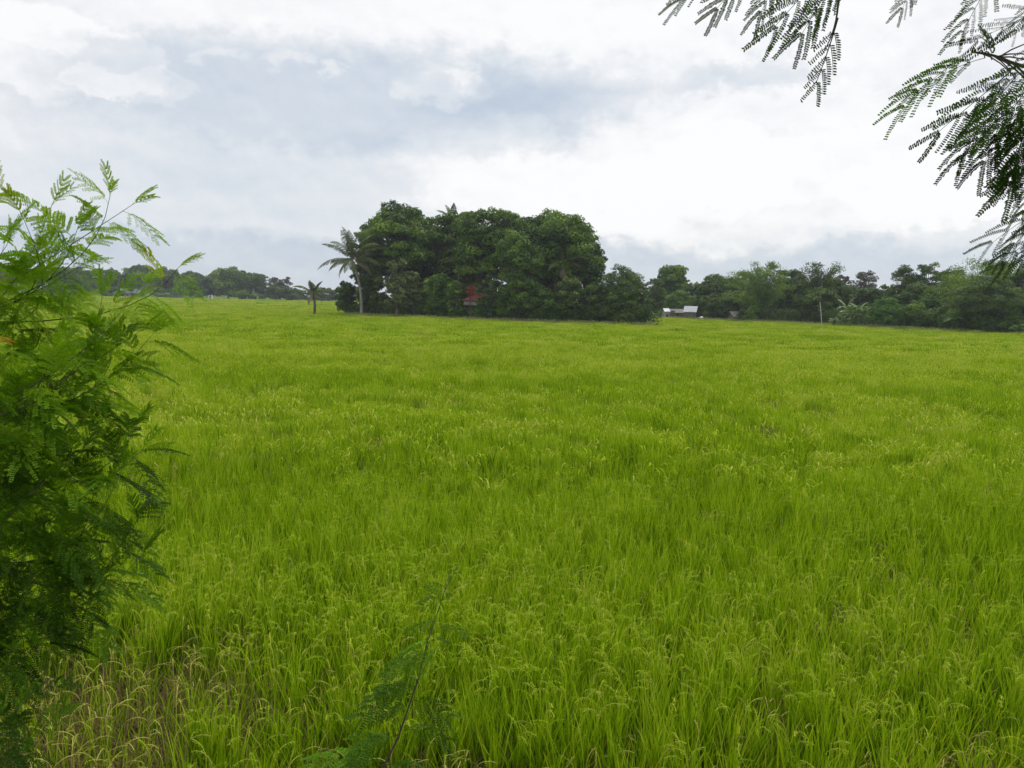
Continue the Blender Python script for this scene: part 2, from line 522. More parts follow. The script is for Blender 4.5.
# grasses and weeds on the bank at the photographer's feet
def build_bank_grass():
    c = bpy.data.collections.new('bank_grass_kinds')
    for i in range(5):
        g = Geo()
        for k in range(34):
            r = .12 * math.sqrt(rng.random()); a = rng.random() * 6.283
            dry = rng.random() < .45
            t0 = .7 if dry else rng.uniform(0, .35)
            blade(g, (r * math.cos(a), r * math.sin(a), 0), rng.random() * 6.283, rng.uniform(.05, .5), rng.uniform(.3, 2.0), rng.uniform(.3, .62), rng.uniform(.005, .011), 6, t0, t0 + .25)
        o = bpy.data.objects.new('grass_tuft.%03d' % i, g.mesh('grass_tuft', M['weed']))
        c.objects.link(o)
    P = rng.uniform([-4.5, 1.2], [4.5, 4.7], (1500, 2))
    P = P[rng.random(len(P)) < np.where(P[:, 1] < 3.8, 1, .35)]
    n = len(P)
    pts = np.concatenate([P, bank_z(P[:, 1])[:, None]], 1)
    rot = np.stack([np.zeros(n), np.zeros(n), rng.random(n) * 6.283], 1)
    s = rng.uniform(.7, 1.15, n)
    o = scatter('bank_grass', pts, rot, np.stack([s, s, s], 1), rng.integers(0, 5, n), c, 'half dry tangled grass on the bank below the camera')
    o['category'] = 'grass'


build_bank_grass()


# ------------------------------------------------------------------ trees
def unit(n, zmin=-1.0):
    u = rng.normal(size=(n * 3 + 80, 3))
    u /= np.linalg.norm(u, axis=1)[:, None]
    u = u[u[:, 2] > zmin]
    while len(u) < n:
        u = np.concatenate([u, u])
    return u[:n]


def leaf_blob(g, c, rad, n, L, W, tint, zmin=-.35, fill=.3, up=.3, droop=0.0):
    u = unit(n, zmin)
    r = np.where(rng.random(n) < fill, rng.uniform(.4, .9, n), rng.uniform(.86, 1.1, n))
    p = c + u * np.asarray(rad) * r[:, None]
    nr = u + rng.normal(size=(n, 3)) * .45 + np.array([0, 0, up])
    ax = None
    if droop:
        ax = rng.normal(size=(n, 3)) * .5 + u * .6 + np.array([0, 0, -droop])
    g.cards(p, nr, rng.uniform(.7, 1.3, n) * L, rng.uniform(.7, 1.3, n) * W, tint + rng.normal(0, .16, n), ax)


STY = {  # material, blobs, blob radius share, flatness, leaf size, density, crown base share, gaps
    'mango': dict(mat='mango', k=84, br=.185, fl=.7, L=.42, W=.2, cov=1.0, cb=.2, rot=.3),
    'mango_bush': dict(mat='mango_light', k=64, br=.21, fl=.75, L=.4, W=.2, cov=1.1, cb=.02, rot=.3),
    'dense': dict(mat='airy', k=54, br=.21, fl=.7, L=.4, W=.18, cov=1.0, cb=.12, rot=.3),
    'round': dict(mat='mango', k=40, br=.3, fl=.8, L=.4, W=.2, cov=1.6, cb=.25, rot=.3),
    'airy': dict(mat='airy', k=60, br=.22, fl=.7, L=.3, W=.12, cov=.55, cb=.3, rot=.6),
    'thin': dict(mat='brown_leaf', k=50, br=.2, fl=.75, L=.3, W=.1, cov=.45, cb=.35, rot=.7),
    'pale': dict(mat='pale', k=34, br=.24, fl=.8, L=.5, W=.24, cov=.8, cb=.12, rot=.3),
    'bright': dict(mat='bright', k=26, br=.3, fl=.8, L=.38, W=.16, cov=1.2, cb=.02, rot=.3),
    'bush': dict(mat='mango_light', k=20, br=.32, fl=.75, L=.36, W=.16, cov=1.3, cb=.0, rot=.3),
}


def tree(kind, px, Y, top, wpx, label, group, name='broadleaf_tree', cat='tree', depth=1.0, cb=None, lean=0.0):
    st = STY[kind]
    P = at(px, top, Y)
    H = P[2]
    W = wpx / F * Y / 2
    base = np.array([P[0], Y, 0.0])
    root = empty(name, base, label, cat, group)
    cbz = (st['cb'] if cb is None else cb) * H
    cz, rz = (H + cbz) / 2, (H - cbz) / 2
    cc = np.array([lean, 0, cz])
    rad = np.array([W, W * depth, rz])
    br = st['br'] * min(W * 1.15, rz * 1.5)
    # blob centres over the crown, kept apart
    blobs = []
    tries = 0
    while len(blobs) < st['k'] and tries < 3000:
        tries += 1
        u = unit(1, -.85)[0]
        f = rng.uniform(.68, 1.0) if rng.random() < .8 else rng.uniform(.1, .6)
        u = np.sign(u) * np.abs(u) ** .82
        c = cc + u * (rad - np.array([br, br, br * st['fl']]) * .9) * f
        if all(np.linalg.norm((c - b)) > br * .85 for b, _ in blobs):
            blobs.append((c, br * rng.uniform(.75, 1.25)))
    crown = Geo()
    limbs = Geo()
    tr = Geo()
    fork = np.array([lean * .3, 0, max(cbz * 1.1, H * .16)])
    top_t = cc + np.array([0, 0, rz * .2])
    r0 = .028 * H + .03
    # scale leaf cards with distance so that far trees stay light
    ls = max(.45, Y / 125)
    tr.tube(np.vstack([curve([0, 0, -.2], fork, (rng.normal(0, .1), 0, 0), 5), curve(fork, top_t, (rng.normal(0, .3), rng.normal(0, .3), 0), 6)[1:]]),
            np.concatenate([np.linspace(r0 * 1.25, r0 * .8, 5), np.linspace(r0 * .7, r0 * .2, 5)]), 8)
    for c, r in blobs:
        s = fork + (top_t - fork) * rng.uniform(0, .7)
        limbs.tube(curve(s, c, (0, 0, -.12 * np.linalg.norm(c - s)), 5), np.linspace(r0 * .38, r0 * .07, 5), 5)
        a = 4 * math.pi * r * r * st['fl'] * .75
        n = int(a * st['cov'] / (st['L'] * st['W'] * .5 * ls * ls)) + 20
        t = .45 + rng.normal(0, .2)
        leaf_blob(crown, c, (r, r, r * st['fl']), n, st['L'] * ls, st['W'] * ls, t, -.5 if kind != 'airy' else -.3, .35)
        # satellite sprays so that the outline is uneven
        for q in range(3):
            u = unit(1, -.2)[0]
            c2 = c + u * np.array([r, r, r * st['fl']]) * 1.0
            leaf_blob(crown, c2, (r * .42, r * .42, r * .3), int(n * .09) + 4, st['L'] * ls, st['W'] * ls, t + .05, -.4, .6)
    tr.obj('trunk', M['bark'], root)
    limbs.obj('limbs', M['bark'], root)
    crown.obj('crown', M[st['mat']], root)
    return root


def bamboo(px, Y, top, wpx, label, group, n=34, mat='bamboo'):
    P = at(px, top, Y)
    H = P[2]; W = wpx / F * Y / 2
    root = empty('bamboo_clump', (P[0], Y, 0), label, 'bamboo', group)
    cu, lf = Geo(), Geo()
    for i in range(n):
        a = rng.random() * 6.283
        r0 = rng.random() * .12 * W
        reach = W * rng.uniform(.15, .95)
        h = H * rng.uniform(.5, 1.0) * (1 - .3 * (reach / W) ** 2)
        t = np.linspace(0, 1, 9)
        d = np.array([math.cos(a), math.sin(a), 0])
        pts = d * (r0 + reach * t[:, None] ** 2) + np.array([0, 0, 1.0]) * (h * 1.02 * (1 - .0 * t) * np.sin(np.minimum(t * 1.75, 1.9)) / 1.0)[:, None]
        cu.tube(pts, np.linspace(.045, .008, 9), 4)
        m = int(330 * (110 / Y))
        u = rng.uniform(.1, 1.0, m) ** .9
        k = u * 8; i0 = np.clip(k.astype(int), 0, 7)
        c = pts[i0] * (1 - (k - i0))[:, None] + pts[i0 + 1] * (k - i0)[:, None]
        c = c + rng.normal(size=(m, 3)) * (.32 + .12 * H / 9 * (1 - u))[:, None] * np.array([1, 1, .8]) - np.array([0, 0, .15])
        ls = max(1, Y / 110)
        ax = rng.normal(size=(m, 3)) * .6 + d * .5 + np.array([0, 0, -.8])
        lf.cards(c, rng.normal(size=(m, 3)) + np.array([0, 0, .5]), rng.uniform(.22, .46, m) * ls, rng.uniform(.07, .12, m) * ls, .5 + rng.normal(0, .16, m) + rng.normal(0, .12), ax)
    cu.obj('culms', M['culm'], root)
    lf.obj('crown', M[mat], root)
    return root


def palm(base, crown_pt, label, group=None, nf=17, fl=3.9, dead=2, name='coconut_palm', thick=.16, up=.9, cat='palm', cmat='palm_bark', lean_left=0):
    base = np.array(base, float); top = np.array(crown_pt, float) - base
    root = empty(name, base, label, cat, group)
    tr = Geo()
    L = np.linalg.norm(top)
    pts = curve((0, 0, -.2), top, (.06 * L * (1 if top[0] < 0 else -1), 0, 0), 12)
    tr.tube(pts, np.linspace(thick * 1.35, thick * .75, 12) * (1 + .05 * np.cos(np.arange(12) * 3)), 8)
    tr.obj('trunk', M[cmat], root)
    for i in range(nf):
        g = Geo()
        a = i * 2.399 + rng.normal(0, .3)
        q = (i + .5) / nf
        el = up * 1.5 - q * (up * 1.5 + .6) + rng.normal(0, .2)       # young fronds upright, old ones hanging
        n = 12
        t = np.linspace(0, 1, n)
        LL = fl * (.72 + .4 * math.sin(math.pi * min(q + .15, 1))) * rng.uniform(.88, 1.1)
        ang = el - t ** 1.6 * (1.0 + .5 * q)
        dl = LL / (n - 1)
        h = np.concatenate([[0], np.cumsum(np.cos(ang[:-1])) * dl]); z = np.concatenate([[0], np.cumsum(np.sin(ang[:-1])) * dl])
        d = np.array([math.cos(a), math.sin(a), 0]); s = np.array([-math.sin(a), math.cos(a), 0])
        pr = top + d * h[:, None] + np.array([0, 0, 1.0]) * z[:, None]
        g.tube(pr, np.linspace(.045, .01, n), 4, .75)
        m = 46
        u = np.linspace(.12, .99, m)
        k = u * (n - 1); i0 = np.clip(k.astype(int), 0, n - 2)
        c = pr[i0] * (1 - (k - i0))[:, None] + pr[i0 + 1] * (k - i0)[:, None]
        tg = pr[i0 + 1] - pr[i0]; tg /= np.linalg.norm(tg, axis=1)[:, None]
        ll = fl * .2 * np.sin(np.clip(u * 2.7 + .35, 0, 3.0))[:, None]
        tint = (.95 if i >= nf - dead else .42 + .25 * q) + rng.normal(0, .05, m)
        for sg in (-1, 1):
            dr = s * sg * .8 + tg * .5 + np.array([0, 0, -.35 - .5 * q]) + rng.normal(size=(m, 3)) * .1
            dr /= np.linalg.norm(dr, axis=1)[:, None]
            p1 = c + dr * ll * .55
            dr2 = dr + np.array([0, 0, -.55]); dr2 /= np.linalg.norm(dr2, axis=1)[:, None]
            p2 = p1 + dr2 * ll * .45
            w = tg * .045
            V = np.stack([c - w * .6, c + w * .6, p1 + w, p1 - w, p2 + w * .2, p2 - w * .2], 1).reshape(-1, 3)
            j = np.arange(m)[:, None] * 6
            g.add(V, np.concatenate([j + np.array([0, 1, 2, 3]), j + np.array([3, 2, 4, 5])]), np.concatenate([tint, tint]))
        g.obj('frond', M['palm'], root)
    return root


def banana(px, Y, h, label, group, stems=3, spread=1.0, leaf=1.9, tint=.4, n=7, ground=None):
    P = at(px, 320, Y)
    root = empty('banana_plant', (P[0], Y, 0), label, 'banana plant', group)
    st = Geo()
    for s in range(stems):
        b = np.array([rng.uniform(-spread, spread), rng.uniform(-.6, .6), 0]) if s else np.zeros(3)
        hh = h * rng.uniform(.75, 1.05) * .62
        st.tube(curve(b + [0, 0, -.1], b + [rng.normal(0, .1), 0, hh], (0, 0, 0), 5), np.linspace(.14, .06, 5), 7)
        for i in range(n):
            g = Geo()
            a = i * 2.4 + rng.normal(0, .3)
            el = 1.35 - .17 * i + rng.normal(0, .1)
            m = 11
            t = np.linspace(0, 1, m)
            LL = leaf * rng.uniform(.8, 1.15)
            ang = el - t ** 1.5 * rng.uniform(1.2, 2.1)
            hx = np.concatenate([[0], np.cumsum(np.cos(ang[:-1]))]) * LL / (m - 1)
            hz = np.concatenate([[0], np.cumsum(np.sin(ang[:-1]))]) * LL / (m - 1)
            d = np.array([math.cos(a), math.sin(a), 0]); sd = np.array([-math.sin(a), math.cos(a), 0])
            pr = b + [0, 0, hh] + d * hx[:, None] + np.array([0, 0, 1.]) * hz[:, None]
            w = .27 * np.sin(np.clip(t * 3.0 + .02, 0, 3.1)) ** .6
            w[:2] = .02
            for sg in (-1, 1):
                # each half of the blade, torn into strips
                for k in range(1, m - 1):
                    drop = rng.uniform(.05, .5)
                    e0 = pr[k] + sd * sg * w[k] - np.array([0, 0, drop * w[k]])
                    e1 = pr[k + 1] * .93 + pr[k] * .07 + sd * sg * w[k + 1] - np.array([0, 0, drop * w[k + 1]])
                    g.add([pr[k], pr[k + 1], e1, e0], [[0, 1, 2, 3]], tint + rng.normal(0, .08) + (.35 if i == n - 1 else 0))
            g.tube(pr, np.linspace(.03, .008, m), 4, .6)
            g.obj('leaf_blade', M['banana'], root)
    st.obj('false_stem', M['banana'], root)
    return root


# ---- the grove in the middle of the paddy
GRV = 'mango trees of the grove'
tree('mango', 398, 122, 202, 78, 'tall dark mango tree at the left end of the grove, nearest the leaning palm', GRV, 'mango_tree', cb=.3)
tree('mango', 442, 124, 207, 62, 'second big mango crown from the left, a palm top poking out over it', GRV, 'mango_tree', cb=.32)
tree('mango', 487, 117, 203, 76, 'broad domed mango tree above the red roofed house', GRV, 'mango_tree', cb=.27)
tree('mango', 556, 112, 212, 96, 'wide mango tree with a rounded crown at the right shoulder of the grove', GRV, 'mango_tree', cb=.34)
tree('mango', 519, 118, 213, 50, 'dark mango tree bridging the broad domed crown and the wide right one', GRV, 'mango_tree', cb=.4)
tree('mango', 588, 113, 232, 42, 'smaller dark mango tree ending the grove on the right above the low shrubs', GRV, 'mango_tree', cb=.3)
tree('mango', 370, 127, 222, 40, 'narrow dark mango tree half hidden behind the coconut palm crown', GRV, 'mango_tree', cb=.25)
tree('mango_bush', 520, 106, 229, 56, 'brighter leafy mango tree standing forward, its leaves reaching the ground', GRV, 'mango_tree', cb=.06)
tree('mango', 420, 128, 240, 70, 'dark mango tree filling the back of the grove between its two leftmost crowns', GRV, 'mango_tree', cb=.15)
tree('mango', 465, 132, 242, 60, 'dark mango tree at the back of the grove behind the red roofed house', GRV, 'mango_tree', cb=.12)
tree('dense', 545, 122, 252, 80, 'shaded tree at the back of the grove behind the yellowing palm', GRV, 'broadleaf_tree', cb=.05)
UND = 'shrubs and small trees round the grove'
tree('pale', 398, 113, 256, 30, 'small tree with pale yellowish leaves in front of the leftmost mango', UND, 'small_tree', cb=.1)
tree('pale', 414, 114, 268, 20, 'thin pale leaved sapling beside the pale small tree', UND, 'small_tree', cb=.2)
tree('mango_bush', 441, 113, 270, 36, 'rounded bright green shrub left of the red roofed house', UND, 'shrub', 'shrub', cb=.05)
tree('bright', 480, 108, 297, 11, 'light green sapling in front of the house under the trees', UND, 'sapling', 'sapling', cb=.1)
tree('dense', 346, 121, 281, 26, 'leafy bush behind the foot of the coconut palm', UND, 'shrub', 'shrub', cb=.02)
tree('dense', 372, 119, 270, 34, 'dark shrub between the coconut palm trunk and the pale small tree', UND, 'shrub', 'shrub', cb=.0)
tree('bush', 512, 106, 287, 34, 'green shrub at the foot of the forward mango tree', UND, 'shrub', 'shrub')
tree('bush', 540, 105, 283, 38, 'wide green shrub under the yellowing palm', UND, 'shrub', 'shrub')
tree('dense', 572, 104, 276, 40, 'dark shrub at the grove edge right of the yellowing palm', UND, 'shrub', 'shrub', cb=0)
tree('dense', 597, 104, 281, 36, 'low dark shrub where the big grove crowns end', UND, 'shrub', 'shrub', cb=0)
tree('airy', 622, 103, 264, 52, 'grey green thin crowned tree leaning out at the right end of the grove', UND, 'small_tree', cb=.12)
tree('dense', 618, 102, 286, 44, 'bushy undergrowth shrub beneath the thin crowned tree', UND, 'shrub', 'shrub', cb=0)
tree('airy', 641, 101, 281, 26, 'last small tree at the right tip of the grove', UND, 'small_tree', cb=.02)
tree('dense', 632, 101, 298, 30, 'small dark bush closing the right tip of the grove', UND, 'shrub', 'shrub', cb=0)
tree('dense', 425, 122, 288, 60, 'dark shrub in the shade below the left mango trees', UND, 'shrub', 'shrub', cb=0)
tree('dense', 470, 128, 283, 60, 'dark shrub in the shade behind the red roofed house', UND, 'shrub', 'shrub', cb=0)

pb = at(361, 314, 117); pb[2] = 0
palm(pb, at(352, 259, 117), 'leaning coconut palm with a ragged crown at the left end of the grove', nf=22, fl=5.2, thick=.17, up=1.0)
pb = at(452, 300, 127); pb[2] = 0
palm(pb, at(453, 221, 127), 'coconut palm whose top sticks up behind the mango crowns', nf=12, fl=3.2, dead=0, name='coconut_palm', up=1.05)
pb = at(566, 320, 108.3); pb[2] = 0
palm(pb, at(562, 262, 108), 'palm with yellowing drooping fronds in front of the right mango', nf=11, fl=3.8, dead=2, up=1.4, name='coconut_palm')
pb = at(313.5, 313, 116); pb[2] = 0
palm(pb, at(313, 293, 116), 'stubby young palm with upright fronds standing alone in the rice', nf=9, fl=2.7, dead=2, thick=.17, up=.95, name='young_palm', cmat='bark')


# ---- the red roofed house under the trees
def gable_house(px, Y, w, d, eave, ridge, rz, label, wallm, roofm, group=None, name='house', over=.35, hip=0.0, windows=(), door=None, porch=False, cat='house', z0=0):
    P = at(px, 320, Y)
    root = empty(name, (P[0], Y, z0), label, cat, group)
    root.rotation_euler = (0, 0, rz)
    g = Geo()
    t = .12
    g.box((0, -d / 2 + t / 2, eave / 2), (w, t, eave))
    g.box((0, d / 2 - t / 2, eave / 2), (w, t, eave))
    for s in (-1, 1):
        g.box((s * (w / 2 - t / 2), 0, eave / 2), (t, d - 2 * t, eave))
        if not hip:
            x = s * (w / 2 - t / 2)
            v = [[x - t / 2, -d / 2, eave], [x - t / 2, d / 2, eave], [x - t / 2, 0.02, ridge - .06], [x - t / 2, -.02, ridge - .06],
                 [x + t / 2, -d / 2, eave], [x + t / 2, d / 2, eave], [x + t / 2, 0.02, ridge - .06], [x + t / 2, -.02, ridge - .06]]
            g.add(v, [[0, 1, 2, 3], [7, 6, 5, 4], [0, 3, 7, 4], [1, 5, 6, 2], [3, 2, 6, 7], [0, 4, 5, 1]])
    g.obj('wall', M[wallm], root)
    r = Geo()
    W2, D2 = w / 2 + over, d / 2 + over
    dz = (ridge - eave) / (d / 2) * over
    th = .07
    for s in (-1, 1):
        n = 24
        xs = np.linspace(-W2, W2, n + 1)
        for k in range(n):   # corrugated sheet: narrow strips alternately raised
            zz = .02 * (k % 2)
            a, b = xs[k], xs[k + 1]
            ra, rb = np.clip(a, -W2 + hip, W2 - hip), np.clip(b, -W2 + hip, W2 - hip)
            v = [[a, s * D2, eave - dz + zz], [b, s * D2, eave - dz + zz], [rb, 0, ridge + zz], [ra, 0, ridge + zz]]
            v += [[q[0], q[1], q[2] - th] for q in v]
            r.add(v, [[0, 1, 2, 3], [7, 6, 5, 4], [0, 4, 5, 1], [2, 6, 7, 3], [1, 5, 6, 2], [0, 3, 7, 4]])
    if hip:
        for s in (-1, 1):
            r.add([[s * (W2 + .01), -D2, eave - dz], [s * (W2 + .01), D2, eave - dz], [s * (W2 - hip), .02, ridge + .02], [s * (W2 - hip), -.02, ridge + .02]], [[0, 1, 2, 3]])
    ro = r.obj('roof', M[roofm], root)
    for (x, z, ww, hh) in windows:
        f = Geo()
        y = -d / 2 - .02
        f.box((x - ww / 2 - .04, y, z), (.08, .06, hh + .16)); f.box((x + ww / 2 + .04, y, z), (.08, .06, hh + .16))
        f.box((x, y, z + hh / 2 + .04), (ww, .06, .08)); f.box((x, y, z - hh / 2 - .04), (ww, .06, .08))
        wo = f.obj('window', M['board'], root)
        p = Geo(); p.box((x, -d / 2 - .006, z), (ww, .01, hh)); p.obj('pane', M['shade'], wo)
    if door is not None:
        g2 = Geo(); g2.box((door, -d / 2 - .025, 1.0), (.85, .05, 2.0)); do = g2.obj('door', M['board'], root)
        h = Geo(); h.box((door + .33, -d / 2 - .07, 1.0), (.04, .05, .12)); h.obj('handle', M['tin'], do)
    if porch:
        q = Geo()
        v = [[-W2 + .3, -D2 - 1.6, eave - .75], [W2 - .3, -D2 - 1.6, eave - .75], [W2 - .3, -d / 2 - .01, eave - .25], [-W2 + .3, -d / 2 - .01, eave - .25]]
        v += [[a, b, c - .06] for a, b, c in v]
        q.add(v, [[0, 1, 2, 3], [7, 6, 5, 4], [0, 4, 5, 1], [2, 6, 7, 3], [1, 5, 6, 2], [0, 3, 7, 4]])
        q.obj('porch_roof', M['tin_old'], root)
        for x in np.linspace(-W2 + .5, W2 - .5, 4):
            p = Geo(); p.box((x, -D2 - 1.45, (eave - .8) / 2), (.12, .12, eave - .8)); p.obj('post', M['board'], root)
    return root


gable_house(485, 116, 6.0, 5.0, 3.3, 4.2, R(3), 'house with a rusty red hipped roof and grey porch roof under the mango trees', 'board', 'red_roof', hip=2.2,
            windows=((-2.6, 1.9, 1.0, .9), (2.4, 1.9, 1.0, .9)), door=0, porch=True)
tree('dense', 495, 108, 274, 30, 'dark shrub in front of the right half of the red roofed house', UND, 'shrub', 'shrub', cb=.0)
tree('mango', 455, 109, 277, 18, 'dark narrow shrub covering the left end of the grey porch roof', UND, 'shrub', 'shrub', cb=.0)
fb = Geo()
bp_ = at(472, 284, 107.5)
fr = empty('flowering_shrub', (bp_[0], 107.5, 0), 'climbing shrub covered in red blooms against the grey porch roof', 'shrub')
fs = Geo()
for k in range(5):
    fs.tube(curve((rng.normal(0, .15), 0, 0), (rng.normal(0, .5), rng.normal(0, .3), bp_[2] - rng.uniform(.3, 1.2)), (rng.normal(0, .2), 0, 0)), np.linspace(.05, .015, 7), 5)
for k in range(26):
    q = rng.random()
    z = bp_[2] - .1 - 1.25 * q
    leaf_blob(fb, np.array([rng.normal(0, .15 + .3 * q), rng.normal(0, .3), z]), (.2, .2, .15), 34, .15, .1, .5, -1, .6)
fs.obj('stems', M['stem'], fr)
fb.obj('blooms', M['red'], fr)

# ---- sheds at the tree line right of the grove
SH = 'tin roofed sheds at the tree line'
gable_house(690.5, 146, 2.0, 2.6, 2.0, 2.9, R(-20), 'dark walled shed with a bright zinc roof, rightmost of the sheds beside the grove', 'board', 'tin', SH, 'shed', .2, door=.2, cat='shed')
gable_house(673.5, 150, 3.0, 2.4, 1.7, 2.3, R(6), 'grey walled shed with a weathered dark roof between the two bright roofed ones', 'board', 'tin_old', SH, 'shed', .15, windows=((.4, 1.1, .4, .5),), door=-.6, cat='shed')
gable_house(676, 153.5, 1.0, 1.2, 2.4, 3.0, R(20), 'narrow tin roofed outhouse sticking up behind the grey walled shed', 'plaster', 'tin', SH, 'outhouse', .15, windows=((0, 2.0, .3, .3),), cat='outhouse')
gable_house(665.5, 147.5, .9, 1.4, 1.9, 2.4, R(10), 'narrow pale shed next to the right tip of the grove', 'plaster', 'tin', SH, 'shed', .12, windows=((0, 1.1, .3, .4),), cat='shed')
gable_house(737, 139, 2.2, 2.2, 1.5, 2.2, R(12), 'little hut with a greyish roof half swallowed by dark bushes', 'board', 'tin_old', None, 'hut', .35, door=0, cat='hut')
gable_house(131, 345, 9, 6, 2.6, 4.2, R(5), 'white farmhouse far off behind the feathery shrub on the left', 'plaster', 'tin', None, 'farmhouse', .5, windows=((-2, 1.6, 1, 1), (2, 1.6, 1, 1)), door=0, cat='house')
gable_house(211, 330, 1.6, 1.6, 1.5, 2.1, R(5), 'tiny white hut at the far edge of the rice on the left', 'white', 'tin', None, 'hut', .15, door=0, cat='hut')

# white sacks by the sheds
g = Geo()
for i, (dx, dz) in enumerate(((-.45, .3), (.4, .28), (0, .78))):
    pts = curve((dx - .35, 0, .95 + dz), (dx + .35, 0, .95 + dz), (0, 0, .06), 7)
    g.tube(pts, np.array([.1, .24, .3, .31, .3, .24, .1]), 10)
pp = at(701.5, 318, 143)
o = g.obj('sack_heap', M['white'])
for k in range(1):
    pass
o.location = (pp[0], 143, -.93)
tag(o, 'small white heap of sacks right of the zinc roofed shed', 'heap')

# pole in the paddy
pp = at(822.5, 328, 105)
root = empty('wooden_pole', (pp[0], 105, 0), 'thin leaning pale pole standing in the rice before the right trees', 'pole')
g = Geo(); g.tube(curve((0, 0, -.2), (-.55, 0, at(819, 302, 105)[2]), (.05, 0, 0), 6), np.linspace(.075, .05, 6), 7); g.obj('shaft', M['pole'], root)
g = Geo(); g.tube(curve((-.75, 0, 2.9), (-.3, .02, 2.95), n=3), .025, 5); g.obj('cross_peg', M['pole'], root)

# ---- right tree line
RT = 'trees along the right edge of the paddy'
T = tree
T('round', 672, 168, 263, 36, 'tall round dark tree rising behind the zinc roofed sheds', RT, cb=.12)
T('airy', 655, 150, 277, 24, 'thin light tree between the grove and the sheds', RT, 'small_tree', cb=.05)
T('dense', 693, 160, 281, 28, 'low rounded tree right of the tall round one, behind the bright shed', RT, cb=.05)
T('dense', 709, 151, 279, 30, 'bushy tree filling the dip between the low rounded tree and the dark bushy one', RT, cb=.0)
T('bush', 684, 156, 290, 50, 'wide low green shrub directly behind the sheds', RT, 'shrub', 'shrub')
T('dense', 722, 150, 272, 44, 'dark bushy tree left of the light green bamboo', RT, cb=.02)
T('airy', 741, 152, 272, 22, 'loose topped tree just left of the light green bamboo', RT, cb=.05)
T('dense', 712, 146, 293, 26, 'low dark bush right of the white sack heap', RT, 'shrub', 'shrub', cb=0)
T('dense', 737, 143, 290, 40, 'dark bush behind the little greyish hut', RT, 'shrub', 'shrub', cb=0)
T('bush', 750, 136, 302, 24, 'small green bush right of the little greyish hut', RT, 'shrub', 'shrub')
T('round', 791, 150, 267, 34, 'dark rounded tree behind and right of the light green bamboo', RT, cb=.05)
T('dense', 803, 138, 276, 40, 'dark green tree between the two bamboo clumps', RT, cb=.02)
T('dense', 838, 134, 274, 36, 'dark green tree behind the leaning pale pole', RT, cb=.02)
T('dense', 822, 128, 285, 40, 'shady bush right behind the leaning pale pole', RT, 'shrub', 'shrub', cb=0)
T('thin', 866, 150, 270, 30, 'brownish thin topped tree rising behind the drooping banana plants', RT, 'thin_tree', cb=.3)
T('thin', 843, 152, 271, 18, 'small brownish tree top left of the larger brownish one', RT, 'thin_tree', cb=.3)
T('dense', 860, 138, 284, 50, 'dark low tree behind the drooping banana plants', RT, cb=0)
T('dense', 890, 136, 283, 34, 'dark low tree behind the bright green shrub', RT, cb=0)
T('airy', 905, 126, 264, 34, 'dark open crowned tree right of the gap in the tree line', RT, cb=.15)
T('airy', 929, 124, 261, 30, 'open crowned tree with gaps of sky, right of its darker twin', RT, cb=.15)
T('bright', 888, 114, 297, 34, 'bright green rounded shrub at the field edge', RT, 'shrub', 'shrub')
T('dense', 920, 120, 283, 52, 'green bushy tree behind the upright banana plants', RT, cb=0)
T('bush', 930, 112, 296, 44, 'mid green shrub low in front of the open crowned trees', RT, 'shrub', 'shrub')
T('dense', 952, 116, 265, 44, 'full dark green tree left of the feathery yellow green bamboo', RT, cb=.02)
T('dense', 978, 112, 275, 50, 'dark green tree behind the feathery yellow green bamboo', RT, cb=.02)
T('dense', 1004, 110, 262, 44, 'dark green tree near the right edge behind the airy spreading tree', RT, cb=.02)
T('airy', 990, 101, 276, 66, 'airy spreading tree with pale slender limbs near the right edge', RT, 'spreading_tree', cb=.25)
T('dense', 1034, 106, 258, 50, 'tall dark green tree cut by the right edge', RT, cb=.02)
T('bush', 960, 106, 305, 40, 'dark low shrub under the full dark green tree', RT, 'shrub', 'shrub')
T('bush', 1000, 101, 308, 50, 'dark low shrub under the airy spreading tree', RT, 'shrub', 'shrub')
T('bush', 908, 118, 305, 30, 'low shrub among the upright banana plants', RT, 'shrub', 'shrub')
T('dense', 1075, 100, 262, 70, 'dark green tree beyond the right edge of the view', RT, cb=0)
BM = 'bamboo clumps in the right tree line'
bamboo(762, 138, 262, 84, 'light green feathery bamboo clump, leftmost of the right tree line', BM, 62)
bamboo(822, 132, 262, 74, 'grey green bamboo clump with bare twig tips above it', BM, 46, 'airy')
bamboo(978, 107, 258, 96, 'yellow green feathery bamboo clump left of the overhanging leaves', BM, 56)
bamboo(1008, 112, 246, 66, 'tallest wispy bamboo clump by the right edge', BM, 34)
BN = 'banana plants along the right field edge'
banana(858, 117, 4.6, 'clump of tall drooping banana plants with pale torn leaves', BN, 4, 1.6, 2.3, .5)
banana(843, 116, 2.6, 'small banana plant left of the drooping banana clump', BN, 1, .5, 1.4, .35)
banana(905, 114, 4.6, 'upright banana plants with whitish green leaves right of the bright shrub', BN, 2, .8, 2.0, .6)
banana(953, 104, 3.0, 'low banana plants with a yellowish leaf under the full dark tree', BN, 3, 1.3, 1.6, .45)
banana(1019, 97, 2.0, 'short banana plant at the right edge of the view', BN, 2, .6, 1.2, .45)
banana(833, 118, 1.9, 'knee high banana sucker right of the leaning pale pole', BN, 2, .6, 1.0, .35)

